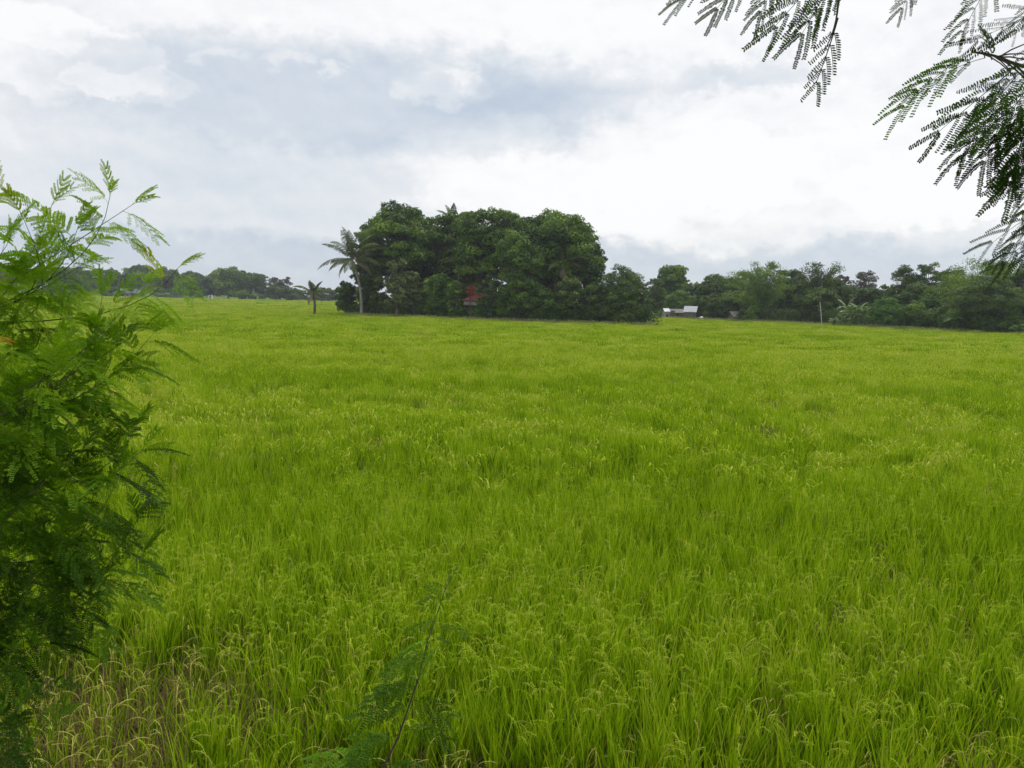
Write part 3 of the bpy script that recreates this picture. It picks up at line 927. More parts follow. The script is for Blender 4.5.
# bare twigs above the bamboo
pt = at(808, 263, 131)
tw = empty('bare_tree', (pt[0] + 1, 131, 0), 'leafless twiggy tree top reaching left above the grey green bamboo', 'tree')
g = Geo(); Ht = pt[2]
g.tube(curve((1.0, 0, -.2), (.8, 0, Ht * .8), (.2, 0, 0)), np.linspace(.12, .05, 7), 6); g.obj('trunk', M['bark'], tw)
g = Geo()
for k in range(14):
    a = rng.uniform(-2.6, 2.2); s = np.array([.8, 0, Ht * rng.uniform(.6, .8)])
    e = s + np.array([a, rng.normal(0, .5), rng.uniform(.5, Ht * .24)])
    g.tube(curve(s, e, (0, 0, .2), 5), np.linspace(.035, .018, 5), 4)
g.obj('twigs', M['bark'], tw)
g = Geo()
for k in range(12):
    c = np.array([rng.uniform(-2.0, 2.2), rng.normal(0, .5), Ht + rng.uniform(-.6, .1)])
    leaf_blob(g, c, (.35, .3, .12), 16, .22, .08, .4, -1, .6)
g.obj('sparse_leaves', M['airy'], tw)

# ---- distant trees on the left
LT = 'distant trees along the far left edge of the paddy'
T('round', 228, 345, 268, 34, 'tallest dark tree of the distant left row, one third from its right end', LT, cb=0)
T('dense', 243, 350, 270, 24, 'dark tree joined to the right of the tallest distant one', LT, cb=0)
T('airy', 255, 345, 272, 28, 'distant tree with a see through umbrella crown', LT, cb=.25)
T('thin', 276, 345, 277, 18, 'reddish dark upright tree, left one of a distant pair', LT, 'thin_tree', cb=.05)
T('thin', 286, 347, 275, 16, 'reddish dark upright tree, right one of a distant pair', LT, 'thin_tree', cb=.05)
T('dense', 280, 343, 284, 30, 'low green tree in front of the reddish distant pair', LT, cb=0)
T('dense', 210, 352, 274, 30, 'distant dark tree left of the tallest one', LT, cb=0)
T('round', 190, 355, 271, 30, 'distant dark tree above the tip of the feathery shrub', LT, cb=0)
T('dense', 166, 355, 268, 34, 'distant dark tree behind the outermost feathery leaves', LT, cb=0)
T('round', 140, 352, 265, 36, 'distant dark tree behind the white farmhouse', LT, cb=0)
T('dense', 108, 350, 268, 40, 'distant dark tree left of the white farmhouse', LT, cb=0)
T('dense', 72, 350, 266, 44, 'distant tree seen through the feathery shrub', LT, cb=0)
T('dense', 30, 350, 268, 46, 'distant tree behind the thickest part of the feathery shrub', LT, cb=0)
T('dense', -12, 350, 262, 46, 'distant tree at the left edge of the view', LT, cb=0)
T('dense', 297, 345, 288, 22, 'low distant bush left of the stubby young palm', LT, 'shrub', 'shrub', cb=0)
T('dense', 322, 345, 287, 34, 'low distant bush right behind the stubby young palm', LT, 'shrub', 'shrub', cb=0)
T('dense', 350, 345, 285, 40, 'low distant bush behind the coconut palm trunk', LT, 'shrub', 'shrub', cb=0)
T('bush', 252, 343, 287, 40, 'pale green low hedge bush below the umbrella crown', LT, 'shrub', 'shrub')
T('bush', 310, 350, 290, 50, 'long pale hedge bush between the young palm and the reddish pair', LT, 'shrub', 'shrub')
T('bush', 180, 340, 286, 60, 'low dark hedge bush below the shrub tip on the far field edge', LT, 'shrub', 'shrub')
T('bush', 120, 340, 287, 60, 'low dark hedge bush beside the white farmhouse', LT, 'shrub', 'shrub')
T('bush', 60, 340, 286, 60, 'low hedge bush far behind the shrub stems', LT, 'shrub', 'shrub')
for i, (x, tp, lb) in enumerate(((700, 296, 'hazy tree line clump seen right of the tall round tree'), (630, 290, 'hazy distant clump seen through the right tip of the grove'),
                 (770, 288, 'hazy clump behind the left bamboo'), (880, 292, 'hazy clump low behind the gap in the right tree line'))):
    T('dense', x, 190, tp, 90, lb, RT, cb=0)


# undergrowth along the feet of the trees
def undergrowth(name, path, label, n, h, mats='mango', w=1.6):
    g = Geo()
    path = np.array(path, float)
    seg = np.linalg.norm(np.diff(path, axis=0), axis=1)
    cum = np.concatenate([[0], np.cumsum(seg)])
    u = rng.random(n) * cum[-1]
    c = np.stack([np.interp(u, cum, path[:, 0]), np.interp(u, cum, path[:, 1]), np.zeros(n)], 1)
    hh = h * (.55 + .9 * fbm(c[:, 0] / 2.5, c[:, 1] / 2.5))
    c[:, 1] += rng.uniform(-w, w, n); c[:, 0] += rng.uniform(-w, w, n) * .5
    c[:, 2] = rng.random(n) ** .7 * hh
    g.cards(c, rng.normal(size=(n, 3)) + np.array([0, -.3, .6]), rng.uniform(.25, .5, n), rng.uniform(.1, .2, n), np.clip(rng.normal(.4, .2, n), 0, 1))
    o = g.obj(name, M[mats])
    tag(o, label, 'undergrowth', kind='stuff')


def gp(px, Y):
    p = at(px, 320, Y); return (p[0], Y)


undergrowth('undergrowth', [gp(352, 121), gp(400, 116), gp(450, 112.5), gp(500, 108), gp(560, 104), gp(655, 101)], 'dark tangled undergrowth along the foot of the grove', 16000, 2.2)
undergrowth('shaded_undergrowth', [gp(362, 130), gp(420, 127), gp(480, 125), gp(560, 118), gp(600, 110)], 'dark growth filling the shade inside the grove', 16000, 3.6, 'mango', 3.5)
undergrowth('field_edge_bushes', [gp(648, 160), gp(700, 152), gp(770, 137), gp(840, 124), gp(900, 117), gp(960, 108), gp(1080, 97)], 'low leafy growth along the foot of the right tree line', 26000, 2.4, 'airy', 2.2)
undergrowth('far_edge_bushes', [gp(-30, 346), gp(120, 348), gp(250, 349), gp(360, 348)], 'low growth along the foot of the distant left trees', 16000, 4.2, 'airy', 2.5)


# pale dry grass on the bund that ends the rice
def bund(name, path, label, n):
    g = Geo()
    path = np.array(path, float)
    seg = np.linalg.norm(np.diff(path, axis=0), axis=1); cum = np.concatenate([[0], np.cumsum(seg)])
    u = rng.random(n) * cum[-1]
    c = np.stack([np.interp(u, cum, path[:, 0]), np.interp(u, cum, path[:, 1]), rng.uniform(.3, .95, n)], 1)
    c[:, 1] += rng.uniform(-.7, .7, n)
    g.cards(c, rng.normal(size=(n, 3)) * [1, 1, .2], rng.uniform(.3, .55, n), rng.uniform(.04, .08, n), np.clip(rng.normal(.75, .15, n), 0, 1), rng.normal(size=(n, 3)) * .3 + [0, 0, 1])
    tag(g.obj(name, M['weed']), label, 'grass', kind='stuff')


bund('bund_grass', [gp(345, 117), gp(400, 112), gp(450, 108.5), gp(500, 104.5), gp(560, 101), gp(655, 98.5)], 'pale dry grass on the bund in front of the grove', 6000)
bund('far_bund_grass', [gp(650, 150), gp(700, 143), gp(770, 131), gp(840, 118), gp(900, 110), gp(960, 103), gp(1080, 94)], 'pale dry grass on the bund before the right tree line', 9000)


# ------------------------------------------------------------------ feathery (bipinnate) foliage
def feather_leaf(npin=7, rach=.19, pin=.08, npair=14, ll=.0125, lw=.0036, sweep=50, droop=.5, fold=.25):
    """one twice-divided leaf along +x, plane xy, z up; returns arrays"""
    Vs, Fs, Ts, n0 = [], [], [], 0
    loc = np.random.default_rng(int(rng.integers(1 << 30)))

    def strip(P, w, t):
        nonlocal n0
        tg = np.gradient(P, axis=0)
        sd = np.cross(tg, [0, 0, 1.0]); sd /= np.linalg.norm(sd, axis=1)[:, None] + 1e-9
        k = len(P)
        up = np.cross(sd, tg); up /= np.linalg.norm(up, axis=1)[:, None] + 1e-9
        w = np.broadcast_to(w, (k,))[:, None]
        V = np.concatenate([P - sd * w, P + up * w, P + sd * w])
        i = np.arange(k - 1)
        Fc = np.concatenate([np.stack([i, i + 1, i + 1 + k, i + k], 1), np.stack([i + k, i + 1 + k, i + 1 + 2 * k, i + 2 * k], 1)])
        Vs.append(V); Fs.append(Fc + n0); Ts.append(np.full(len(Fc), t)); n0 += len(V)

    t = np.linspace(0, 1, 8)
    rc = np.stack([rach * t, np.zeros(8), -droop * rach * .35 * t ** 2], 1)
    strip(rc, np.linspace(.0014, .0006, 8), .5)
    for i in range(npin):
        u = .22 + .76 * i / (npin - 1)
        b = np.array([np.interp(u, t, rc[:, 0]), 0, np.interp(u, t, rc[:, 2])])
        for sg in (-1, 1):
            a = R(sweep - 14 * u + loc.normal(0, 4))
            L = pin * (.72 + .4 * math.sin(math.pi * (.25 + .6 * u))) * loc.uniform(.92, 1.06)
            s = np.linspace(0, 1, 7)
            pf = fold + abs(loc.normal(0, .7))
            d = np.array([math.cos(a), sg * math.sin(a), 0])
            dr = droop * loc.uniform(.6, 1.3)
            P = b + d * (L * s)[:, None] + np.array([0, 0, -1.0]) * (L * dr * .45 * s ** 2)[:, None] + np.array([1.0, 0, 0]) * (L * .12 * s ** 2)[:, None]
            strip(P, np.linspace(.0008, .0003, 7), .5)
            m = npair
            us = (np.arange(m) + .8) / m
            c = np.stack([np.interp(us, s, P[:, q]) for q in range(3)], 1)
            tg = np.gradient(c, axis=0); tg /= np.linalg.norm(tg, axis=1)[:, None]
            sd = np.cross(tg, [0, 0, 1.0]); sd /= np.linalg.norm(sd, axis=1)[:, None]
            up = np.cross(sd, tg)
            sz = ll * (.75 + .35 * np.sin(math.pi * (.15 + .75 * us))) * loc.uniform(.82, 1.12, m)
            for s2 in (-1, 1):
                f = pf + loc.normal(0, .22, m)
                dv = sd * s2 * .85 + tg * .6 + up * f[:, None]
                dv /= np.linalg.norm(dv, axis=1)[:, None]
                w2 = np.cross(up, dv); w2 /= np.linalg.norm(w2, axis=1)[:, None]
                p0 = c; p1 = c + dv * sz[:, None]
                pm = c + dv * (sz * .3)[:, None]; pn = c + dv * (sz * .75)[:, None]
                hw = lw * .5
                V = np.stack([p0, pm + w2 * hw, pn + w2 * hw * .9, p1, pn - w2 * hw * .9, pm - w2 * hw], 1).reshape(-1, 3)
                j = np.arange(m)[:, None] * 6 + n0
                Fs.append(np.concatenate([j + [0, 1, 2, 5], j + [5, 2, 4, 4]]))
                # second face as proper quad: 2,3,4,5
                Fs[-1] = np.concatenate([j + [0, 1, 2, 5], j + [2, 3, 4, 5]])
                Vs.append(V); n0 += len(V)
                tt = .5 + loc.normal(0, .05, m)
                Ts.append(np.concatenate([tt, tt]))
    return np.concatenate(Vs), np.concatenate(Fs), np.concatenate(Ts)


LEAF_A = [feather_leaf(6, .155, .062, 12, .0115, .0044, 52, rng.uniform(.4, 1.3)) for _ in range(8)]       # left shrub
LEAF_B = [feather_leaf(int(rng.integers(4, 7)), .20, .080, 19, .0112, .0043, 38, rng.uniform(.4, 1.1), .5) for _ in range(8)]  # overhead tree
LEAF_Y = [feather_leaf(5, .10, .035, 12, .007, .0026, 40, .3, .7) for _ in range(3)]                     # young, half folded


LEAF_C = [feather_leaf(5, .22, .09, 6, .026, .011, 45, rng.uniform(.4, 1.0), .2) for _ in range(4)]   # the high crown, never seen close


def put_leaf(g, tpl, base, d, up, scale=1.0, tint=0.0, sag=.8):
    V, Fc, T_ = tpl
    x = np.array(d, float); x /= np.linalg.norm(x)
    z = np.array(up, float); z = z - x * z.dot(x); z /= np.linalg.norm(z) + 1e-9
    y = np.cross(z, x)
    P = (V * scale) @ np.stack([x, y, z])
    P[:, 2] -= sag * (P[:, 0] ** 2 + P[:, 1] ** 2 + .5 * (V[:, 1] * scale) ** 2)
    g.add(np.array(base) + P, Fc, np.clip(T_ + tint, 0, .95 if tint < .6 else 2))


def spray(gs, gl, p0, p1, bend, tpl, nl, r0=.006, t0=.25, scale=1.0, tint=0.0, tip_young=True, seed=0):
    """a twig from p0 to p1 with leaves set alternately along it"""
    P = curve(p0, p1, bend, 9)
    gs.tube(P, np.linspace(r0, r0 * .3, 9), 5)
    T0 = np.gradient(P, axis=0)
    az0 = rng.random() * 6.28
    for i in range(nl):
        u = t0 + (1 - t0) * (i + .5) / nl
        k = u * 8; i0 = min(int(k), 7)
        c = P[i0] * (1 - k + i0) + P[i0 + 1] * (k - i0)
        tg = T0[i0] / np.linalg.norm(T0[i0])
        az = az0 + i * 2.4
        pr = np.cross(tg, [math.cos(az), math.sin(az), .2]); pr /= np.linalg.norm(pr)
        d = tg * rng.uniform(.35, .7) + pr * .9 + np.array([0, 0, rng.uniform(-.1, .35)])
        if d[2] < -.5: d[2] *= .3
        sc = scale * rng.uniform(.8, 1.12)
        put_leaf(gl, tpl[rng.integers(len(tpl))], c, d, np.array([rng.normal(0, .3), rng.normal(0, .3), 1.0]), sc, tint + rng.normal(0, .12))
    if tip_young:
        tg = T0[-1] / np.linalg.norm(T0[-1])
        for q in range(2):
            put_leaf(gl, LEAF_Y[rng.integers(3)], P[-1], tg + rng.normal(size=3) * .25 + [0, 0, .2], rng.normal(size=3) * .6 + [0, -.3, .6], scale * rng.uniform(.8, 1.1), tint + .14)


def pix(p):
    r = CR.T @ (np.asarray(p, float) - CO)
    return (512 + F * r[0] / -r[2], 384 - F * r[1] / -r[2]) if r[2] < -.05 else (9999, -9999)


def left_shrub():
    b = at(-60, 700, 2.9)
    bx = np.array([b[0] - .25, 2.75, float(bank_z(2.75))])
    root = empty('feathery_shrub', bx, 'feathery leaved shrub filling the left edge of the view', 'shrub')
    tr, st, lf = Geo(), Geo(), Geo()
    W = lambda px, py, Y: at(px, py, Y) - bx
    mains = []
    for (x, y, Y) in ((-30, 120, 3.0), (20, 230, 3.3), (-10, 420, 2.9), (30, 560, 3.1)):
        P = curve((rng.normal(0, .04), 0, -.1), W(x - 50, y, Y), (rng.normal(-.05, .05), 0, 0), 10)
        tr.tube(P, np.linspace(.026, .010, 10), 7)
        mains.append(P)
    # tips of the twigs that show: px, py, world y, leaves, leaf tint (darker low down as painted shade)
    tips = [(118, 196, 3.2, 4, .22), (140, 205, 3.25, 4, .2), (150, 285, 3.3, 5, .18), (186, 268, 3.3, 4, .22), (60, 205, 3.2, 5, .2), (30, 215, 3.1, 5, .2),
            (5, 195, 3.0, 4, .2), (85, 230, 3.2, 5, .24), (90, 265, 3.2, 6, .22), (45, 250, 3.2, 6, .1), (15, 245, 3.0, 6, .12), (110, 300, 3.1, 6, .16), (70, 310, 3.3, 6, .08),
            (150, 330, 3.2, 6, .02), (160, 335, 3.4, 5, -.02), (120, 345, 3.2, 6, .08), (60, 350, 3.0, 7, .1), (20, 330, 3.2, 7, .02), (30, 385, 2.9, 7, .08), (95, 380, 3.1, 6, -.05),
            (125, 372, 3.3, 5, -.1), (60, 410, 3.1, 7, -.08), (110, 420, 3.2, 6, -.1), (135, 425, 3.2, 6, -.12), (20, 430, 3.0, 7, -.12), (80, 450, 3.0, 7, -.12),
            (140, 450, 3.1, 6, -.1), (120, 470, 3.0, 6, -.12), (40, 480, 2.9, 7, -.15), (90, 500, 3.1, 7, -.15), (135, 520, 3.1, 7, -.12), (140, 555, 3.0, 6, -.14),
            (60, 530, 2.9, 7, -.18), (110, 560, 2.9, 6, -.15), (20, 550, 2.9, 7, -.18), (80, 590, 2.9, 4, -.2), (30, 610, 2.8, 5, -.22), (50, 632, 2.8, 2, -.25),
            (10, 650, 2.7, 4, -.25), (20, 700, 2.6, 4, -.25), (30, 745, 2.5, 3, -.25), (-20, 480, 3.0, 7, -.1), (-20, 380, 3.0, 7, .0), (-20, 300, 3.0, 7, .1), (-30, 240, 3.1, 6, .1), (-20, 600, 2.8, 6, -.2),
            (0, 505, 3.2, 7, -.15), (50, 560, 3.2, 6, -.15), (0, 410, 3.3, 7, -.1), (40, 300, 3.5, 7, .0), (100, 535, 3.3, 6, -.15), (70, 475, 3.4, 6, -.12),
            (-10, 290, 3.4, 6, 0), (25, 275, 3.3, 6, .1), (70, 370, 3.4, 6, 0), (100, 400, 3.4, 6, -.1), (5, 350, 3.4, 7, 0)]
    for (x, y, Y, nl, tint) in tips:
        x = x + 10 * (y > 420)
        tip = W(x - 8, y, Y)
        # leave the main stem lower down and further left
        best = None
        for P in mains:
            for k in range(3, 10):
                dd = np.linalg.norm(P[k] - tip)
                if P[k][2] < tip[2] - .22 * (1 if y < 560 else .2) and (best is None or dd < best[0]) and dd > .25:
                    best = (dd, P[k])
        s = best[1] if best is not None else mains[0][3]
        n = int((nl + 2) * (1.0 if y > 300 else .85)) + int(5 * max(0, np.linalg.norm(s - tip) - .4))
        tint = tint - (.11 if y > 410 else 0)  # shade of the lower shrub is put into the leaf colour
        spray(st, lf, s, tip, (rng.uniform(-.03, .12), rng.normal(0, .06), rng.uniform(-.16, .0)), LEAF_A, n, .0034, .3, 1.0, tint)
    # the side of the shrub away from the paddy
    for P in mains:
        for k in range(2, 10):
            for q in range(3):
                e = P[k] + np.array([rng.uniform(-.6, -.1), rng.uniform(-.5, .4), rng.uniform(.05, .35)])
                if e[1] + bx[1] > .6 and pix(e + bx)[0] > -110: continue
                spray(st, lf, P[k], e, (0, 0, -.05), LEAF_A, 6, .0034, .25, 1.0, rng.uniform(-.1, .12))
    # a few turned leaves
    for (x, y) in ((4, 336),):
        put_leaf(lf, LEAF_A[0], W(x - 20, y, 2.85), (1, 0, .1), (0, -.2, 1), .5, .75)
    tr.obj('trunk', M['stem'], root)
    st.obj('twigs', M['stem'], root)
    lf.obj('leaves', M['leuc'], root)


left_shrub()


def overhead_tree():
    bx = np.array([3.1, .9, float(bank_z(.9))])
    root = empty('overhanging_tree', bx, 'feathery leaved tree whose branches hang into the top right corner', 'tree')
    W = lambda px, py, Y: at(px, py, Y) - bx
    tr, st, lf = Geo(), Geo(), Geo()
    crown = np.array([-.4, .5, 2.9])
    tr.tube(np.vstack([curve((0, 0, -.1), (-.1, .2, 1.6), (.08, 0, 0), 6), curve((-.1, .2, 1.6), crown, (.1, 0, 0), 5)[1:]]), np.concatenate([np.linspace(.1, .07, 6), np.linspace(.065, .03, 4)]), 9)
    # limbs that carry the visible sprays; every twig starts on the limb before it
    joints = []

    def twig(p, q, bend, r0, r1, n=8):
        c = curve(p, q, bend, n)
        st.tube(c, np.linspace(r0, r1, n), 6)
        joints.extend(list(curve(p, q, bend, 24)))
        return c
    a0, a1, a2 = W(1110, 120, 1.7), W(945, -190, 1.6), W(835, -90, 1.53)
    st.tube(curve((-.1, .2, 1.55), a0, (0, 0, .1), 7), np.linspace(.03, .0052, 7), 6)
    st.tube(curve((-.15, .25, 2.0), a1, (0, 0, .12), 7), np.linspace(.03, .0082, 7), 6)
    twig(a1, a2, (0, 0, .03), .008, .0034)
    twig(a2, W(690, -40, 1.46), (0, 0, .02), .0034, .001)
    b0, b1, b2 = W(1010, 62, 1.6), W(838, 5, 1.5), W(1035, 150, 1.6)
    twig(a0, b0, (0, 0, .015), .0052, .0028)
    twig(b0, W(972, 52, 1.55), (0, 0, .004), .0028, .0012)
    twig(a2, b1, (.01, 0, 0), .0030, .0018)
    twig(b1, W(822, 55, 1.5), (.006, 0, 0), .0018, .0008)
    twig(a0, b2, (0, 0, .02), .0048, .003)
    twig(b2, W(1050, 215, 1.58), (0, 0, .01), .003, .0014)
    c0 = W(985, -10, 1.55)
    twig(a1, c0, (.02, 0, 0), .004, .0016)
    twig(W(1110, 120, 1.7), W(1060, 10, 1.55), (0, 0, .02), .0036, .0016)
    twig(a1, W(905, -40, 1.52), (0, 0, 0), .0032, .001)
    # the same limbs carry more leaves outside the view
    for (A, B, zz) in (((-.1, .2, 1.55), a0, .1), ((-.15, .25, 2.0), a1, .12)):
        c = curve(A, B, (0, 0, zz), 14)
        for k in range(3, 13):
            for q in range(3):
                e = c[k] + np.array([rng.uniform(-.35, .2), rng.uniform(-.35, .35), rng.uniform(-.12, .3)])
                x, y = pix(e + bx)
                if x < 1230 and y > -200: continue
                spray(st, lf, c[k], e, (0, 0, .03), LEAF_B, 4, .003, .35, .9, .0, False)
    # leaves that show: base px, tip px, Y, tint
    Ls = [((752, -28), (652, 12), 1.42, .1), ((790, -35), (682, 28), 1.45, .05), ((768, -28), (700, 48), 1.5, .0), ((800, -30), (742, 52), 1.42, .0), ((812, -32), (752, 62), 1.5, .1),
          ((842, -30), (768, 72), 1.4, .0), ((850, -22), (790, 76), 1.46, -.05), ((862, -40), (812, 62), 1.52, .0), ((882, -30), (852, 58), 1.42, .0), ((872, -28), (868, 40), 1.5, -.05),
          ((838, 18), (821, 80), 1.5, -.1),
          ((925, -30), (900, 8), 1.5, 0), ((985, -30), (936, 36), 1.45, 0), ((1000, -28), (955, 20), 1.5, .05), ((1045, 5), (985, 45), 1.5, .05), ((1050, -8), (1008, 30), 1.45, 0),
          ((992, 60), (993, 22), 1.55, .1), ((975, 52), (892, 84), 1.5, .45), ((985, 58), (905, 76), 1.55, .25), ((1005, 66), (928, 112), 1.5, .0), ((1010, 72), (932, 138), 1.45, .0), ((1015, 78), (945, 150), 1.52, -.05),
          ((1030, 85), (968, 165), 1.5, -.05), ((1032, 88), (985, 182), 1.45, .0), ((1040, 92), (1000, 178), 1.52, -.1), ((1045, 60), (965, 92), 1.5, .2), ((1050, 80), (975, 118), 1.42, .05),
          ((1055, 95), (1012, 190), 1.5, 0), ((1050, 40), (1000, 78), 1.5, .0), ((1048, 150), (998, 196), 1.5, .3), ((1050, 158), (1012, 214), 1.52, .2), ((1052, 205), (978, 238), 1.5, 0), ((1055, 210), (990, 248), 1.46, .0), ((1055, 215), (1012, 262), 1.5, .0),
          ((1048, 112), (985, 140), 1.55, -.05), ((1040, 105), (975, 135), 1.55, -.1), ((1042, 100), (990, 150), 1.5, -.1), ((1038, 96), (1004, 168), 1.54, -.1), ((1050, 118), (1018, 186), 1.5, -.1), ((1046, 70), (990, 100), 1.5, .1), ((1052, 228), (1016, 262), 1.5, 0), ((1030, 120), (1002, 176), 1.48, -.1)]
    for i, (p, q, Y, t) in enumerate(Ls):
        P, Q = W(*p, Y), W(*q, Y - rng.uniform(-.03, .06))
        d = Q - P
        L = np.linalg.norm(d)
        up = np.array([rng.normal(0, .25) + .25, -.75, .65])
        if i == 10:
            put_leaf(lf, LEAF_Y[0], P, d, up, L / .10, t); continue
        if i in (1, 4, 8, 9, 12, 19, 23, 29, 34): continue
        if i < 10:
            L *= .76; P = P + np.array([-.01, 0, .028])
        up = np.array([rng.normal(0, .6) + .2, -.7, .6 + rng.normal(0, .4)])
        put_leaf(lf, LEAF_B[i % 8], P, d, up, L / .25, t)
        near = min(joints, key=lambda k: np.linalg.norm(k - P))
        if np.linalg.norm(near - P) > .004:      # the leaf stalk, back to the twig it grows on
            st.tube(curve(near, P, (0, 0, .008), 5), [.0016, .0014, .0012, .0011, .001], 5)
    # unseen rest of the crown round the view, enlarged to shade the near rice
    for k in range(150):
        u = unit(1, -.1)[0]
        s = crown + rng.normal(size=3) * .15
        e = crown + u * np.array([3.4, 2.9, 1.1]) * rng.uniform(.35, 1) + np.array([-1.9, .7, .7])
        wpt = e + bx
        if wpt[1] > .5:
            rel = CR.T @ (wpt - CO)
            px, py = 512 + F * rel[0] / -rel[2], 384 - F * rel[1] / -rel[2]
            if -260 < px < 1350 and py > -210: continue
        spray(st, lf, s, e, (0, 0, .15), LEAF_C, 8, .012, .4, 1.3, -.05, False)
    # short stub twigs so that each hanging leaf joins the limb above it
    tr.obj('trunk', M['bark'], root)
    st.obj('branches', M['stem'], root)
    lf.obj('leaves', M['leuc_dark'], root)


overhead_tree()


def sapling():
    bx = np.array([at(372, 800, 3.25)[0], 3.25, float(bank_z(3.25))])
    root = empty('sapling', bx, 'thin stemmed feathery sapling rising from the bank at the bottom centre', 'sapling')
    W = lambda px, py, Y: at(px, py, Y) - bx
    st, lf = Geo(), Geo()
    P = np.vstack([[0, 0, -.05], W(372, 790, 3.27), W(398, 738, 3.3), W(418, 680, 3.35), W(428, 640, 3.4), W(442, 600, 3.42), W(450, 572, 3.45)])
    st.tube(P, [.007, .0055, .005, .0042, .003, .002, .0012], 6)
    st.tube(curve(W(416, 682, 3.35), W(438, 645, 3.35), (0, 0, 0), 5), [.003, .0026, .002, .0018, .0015], 5)
    st.tube(curve(W(444, 592, 3.42), W(464, 555, 3.45), (0, 0, 0), 4), [.0014, .001, .0008, .0006], 4)
    Ls = [((416, 686), (345, 700), .0, 1), ((414, 690), (362, 676), -.05, .9), ((430, 642), (372, 662), .1, 1), ((432, 640), (392, 640), .3, .95), ((436, 646), (408, 672), .2, .8),
          ((434, 638), (462, 640), -.1, .7), ((443, 600), (416, 590), -.1, .7), ((446, 590), (455, 606), -.15, .5), ((400, 735), (340, 742), -.1, 1.1), ((402, 730), (455, 722), -.1, 1), ((396, 742), (352, 722), .15, 1),
          ((386, 762), (310, 745), .0, 1.1), ((384, 765), (440, 757), -.1, 1.0), ((380, 770), (300, 728), .12, 1), ((378, 775), (330, 770), .0, 1.1), ((378, 778), (290, 765), .1, 1.1)]
    Ls += [((424, 660), (388, 655), .1, 1), ((428, 650), (398, 668), .15, 1), ((438, 622), (405, 618), .0, .9), ((436, 628), (468, 618), .0, .9), ((447, 588), (424, 578), -.05, .7), ((410, 705), (372, 712), .0, 1), ((412, 700), (450, 700), -.05, 1), ((452, 575), (470, 566), -.1, .5), ((421, 672), (385, 690), .1, 1), ((440, 612), (420, 632), .1, .8)]
    for i, (p, q, t, s) in enumerate(Ls):
        A, B = W(*p, 3.35), W(*q, 3.3 - rng.uniform(-.1, .1))
        put_leaf(lf, LEAF_A[i % 8], A, B - A, (rng.normal(0, .5), -.1, 1), np.linalg.norm(B - A) / .215 * s, t - .22)
    st.obj('stem', M['stem'], root)
    lf.obj('leaves', M['leuc'], root)


sapling()

# ------------------------------------------------------------------ haze
g = Geo()
g.box((0, 1000, 9.5), (3300, 2900, 22.5))
hz = g.obj('haze', M['white'])
m, nt, N, L = new_mat('haze')
out = N('ShaderNodeOutputMaterial')
pv = N('ShaderNodeVolumePrincipled')
pv.inputs['Color'].default_value = (.86, .92, 1.0, 1)
pv.inputs['Density'].default_value = .0003
pv.inputs['Anisotropy'].default_value = .2
L(pv.outputs[0], out.inputs['Volume'])
hz.data.materials.clear(); hz.data.materials.append(m)
tag(hz, kind='stuff')

# ------------------------------------------------------------------ light
SUN_EL, SUN_AZ = 62.0, 35.0       # azimuth measured from +Y towards +X
sd = bpy.data.lights.new('sun', 'SUN')
sd.energy = 1.5
sd.angle = R(12)
sd.color = (1, .965, .91)
so = bpy.data.objects.new('sun', sd)
COL.objects.link(so)
dirv = Vector((math.sin(R(SUN_AZ)) * math.cos(R(SUN_EL)), math.cos(R(SUN_AZ)) * math.cos(R(SUN_EL)), math.sin(R(SUN_EL))))
so.rotation_euler = dirv.to_track_quat('Z', 'Y').to_euler()
so.location = (0, 0, 40)


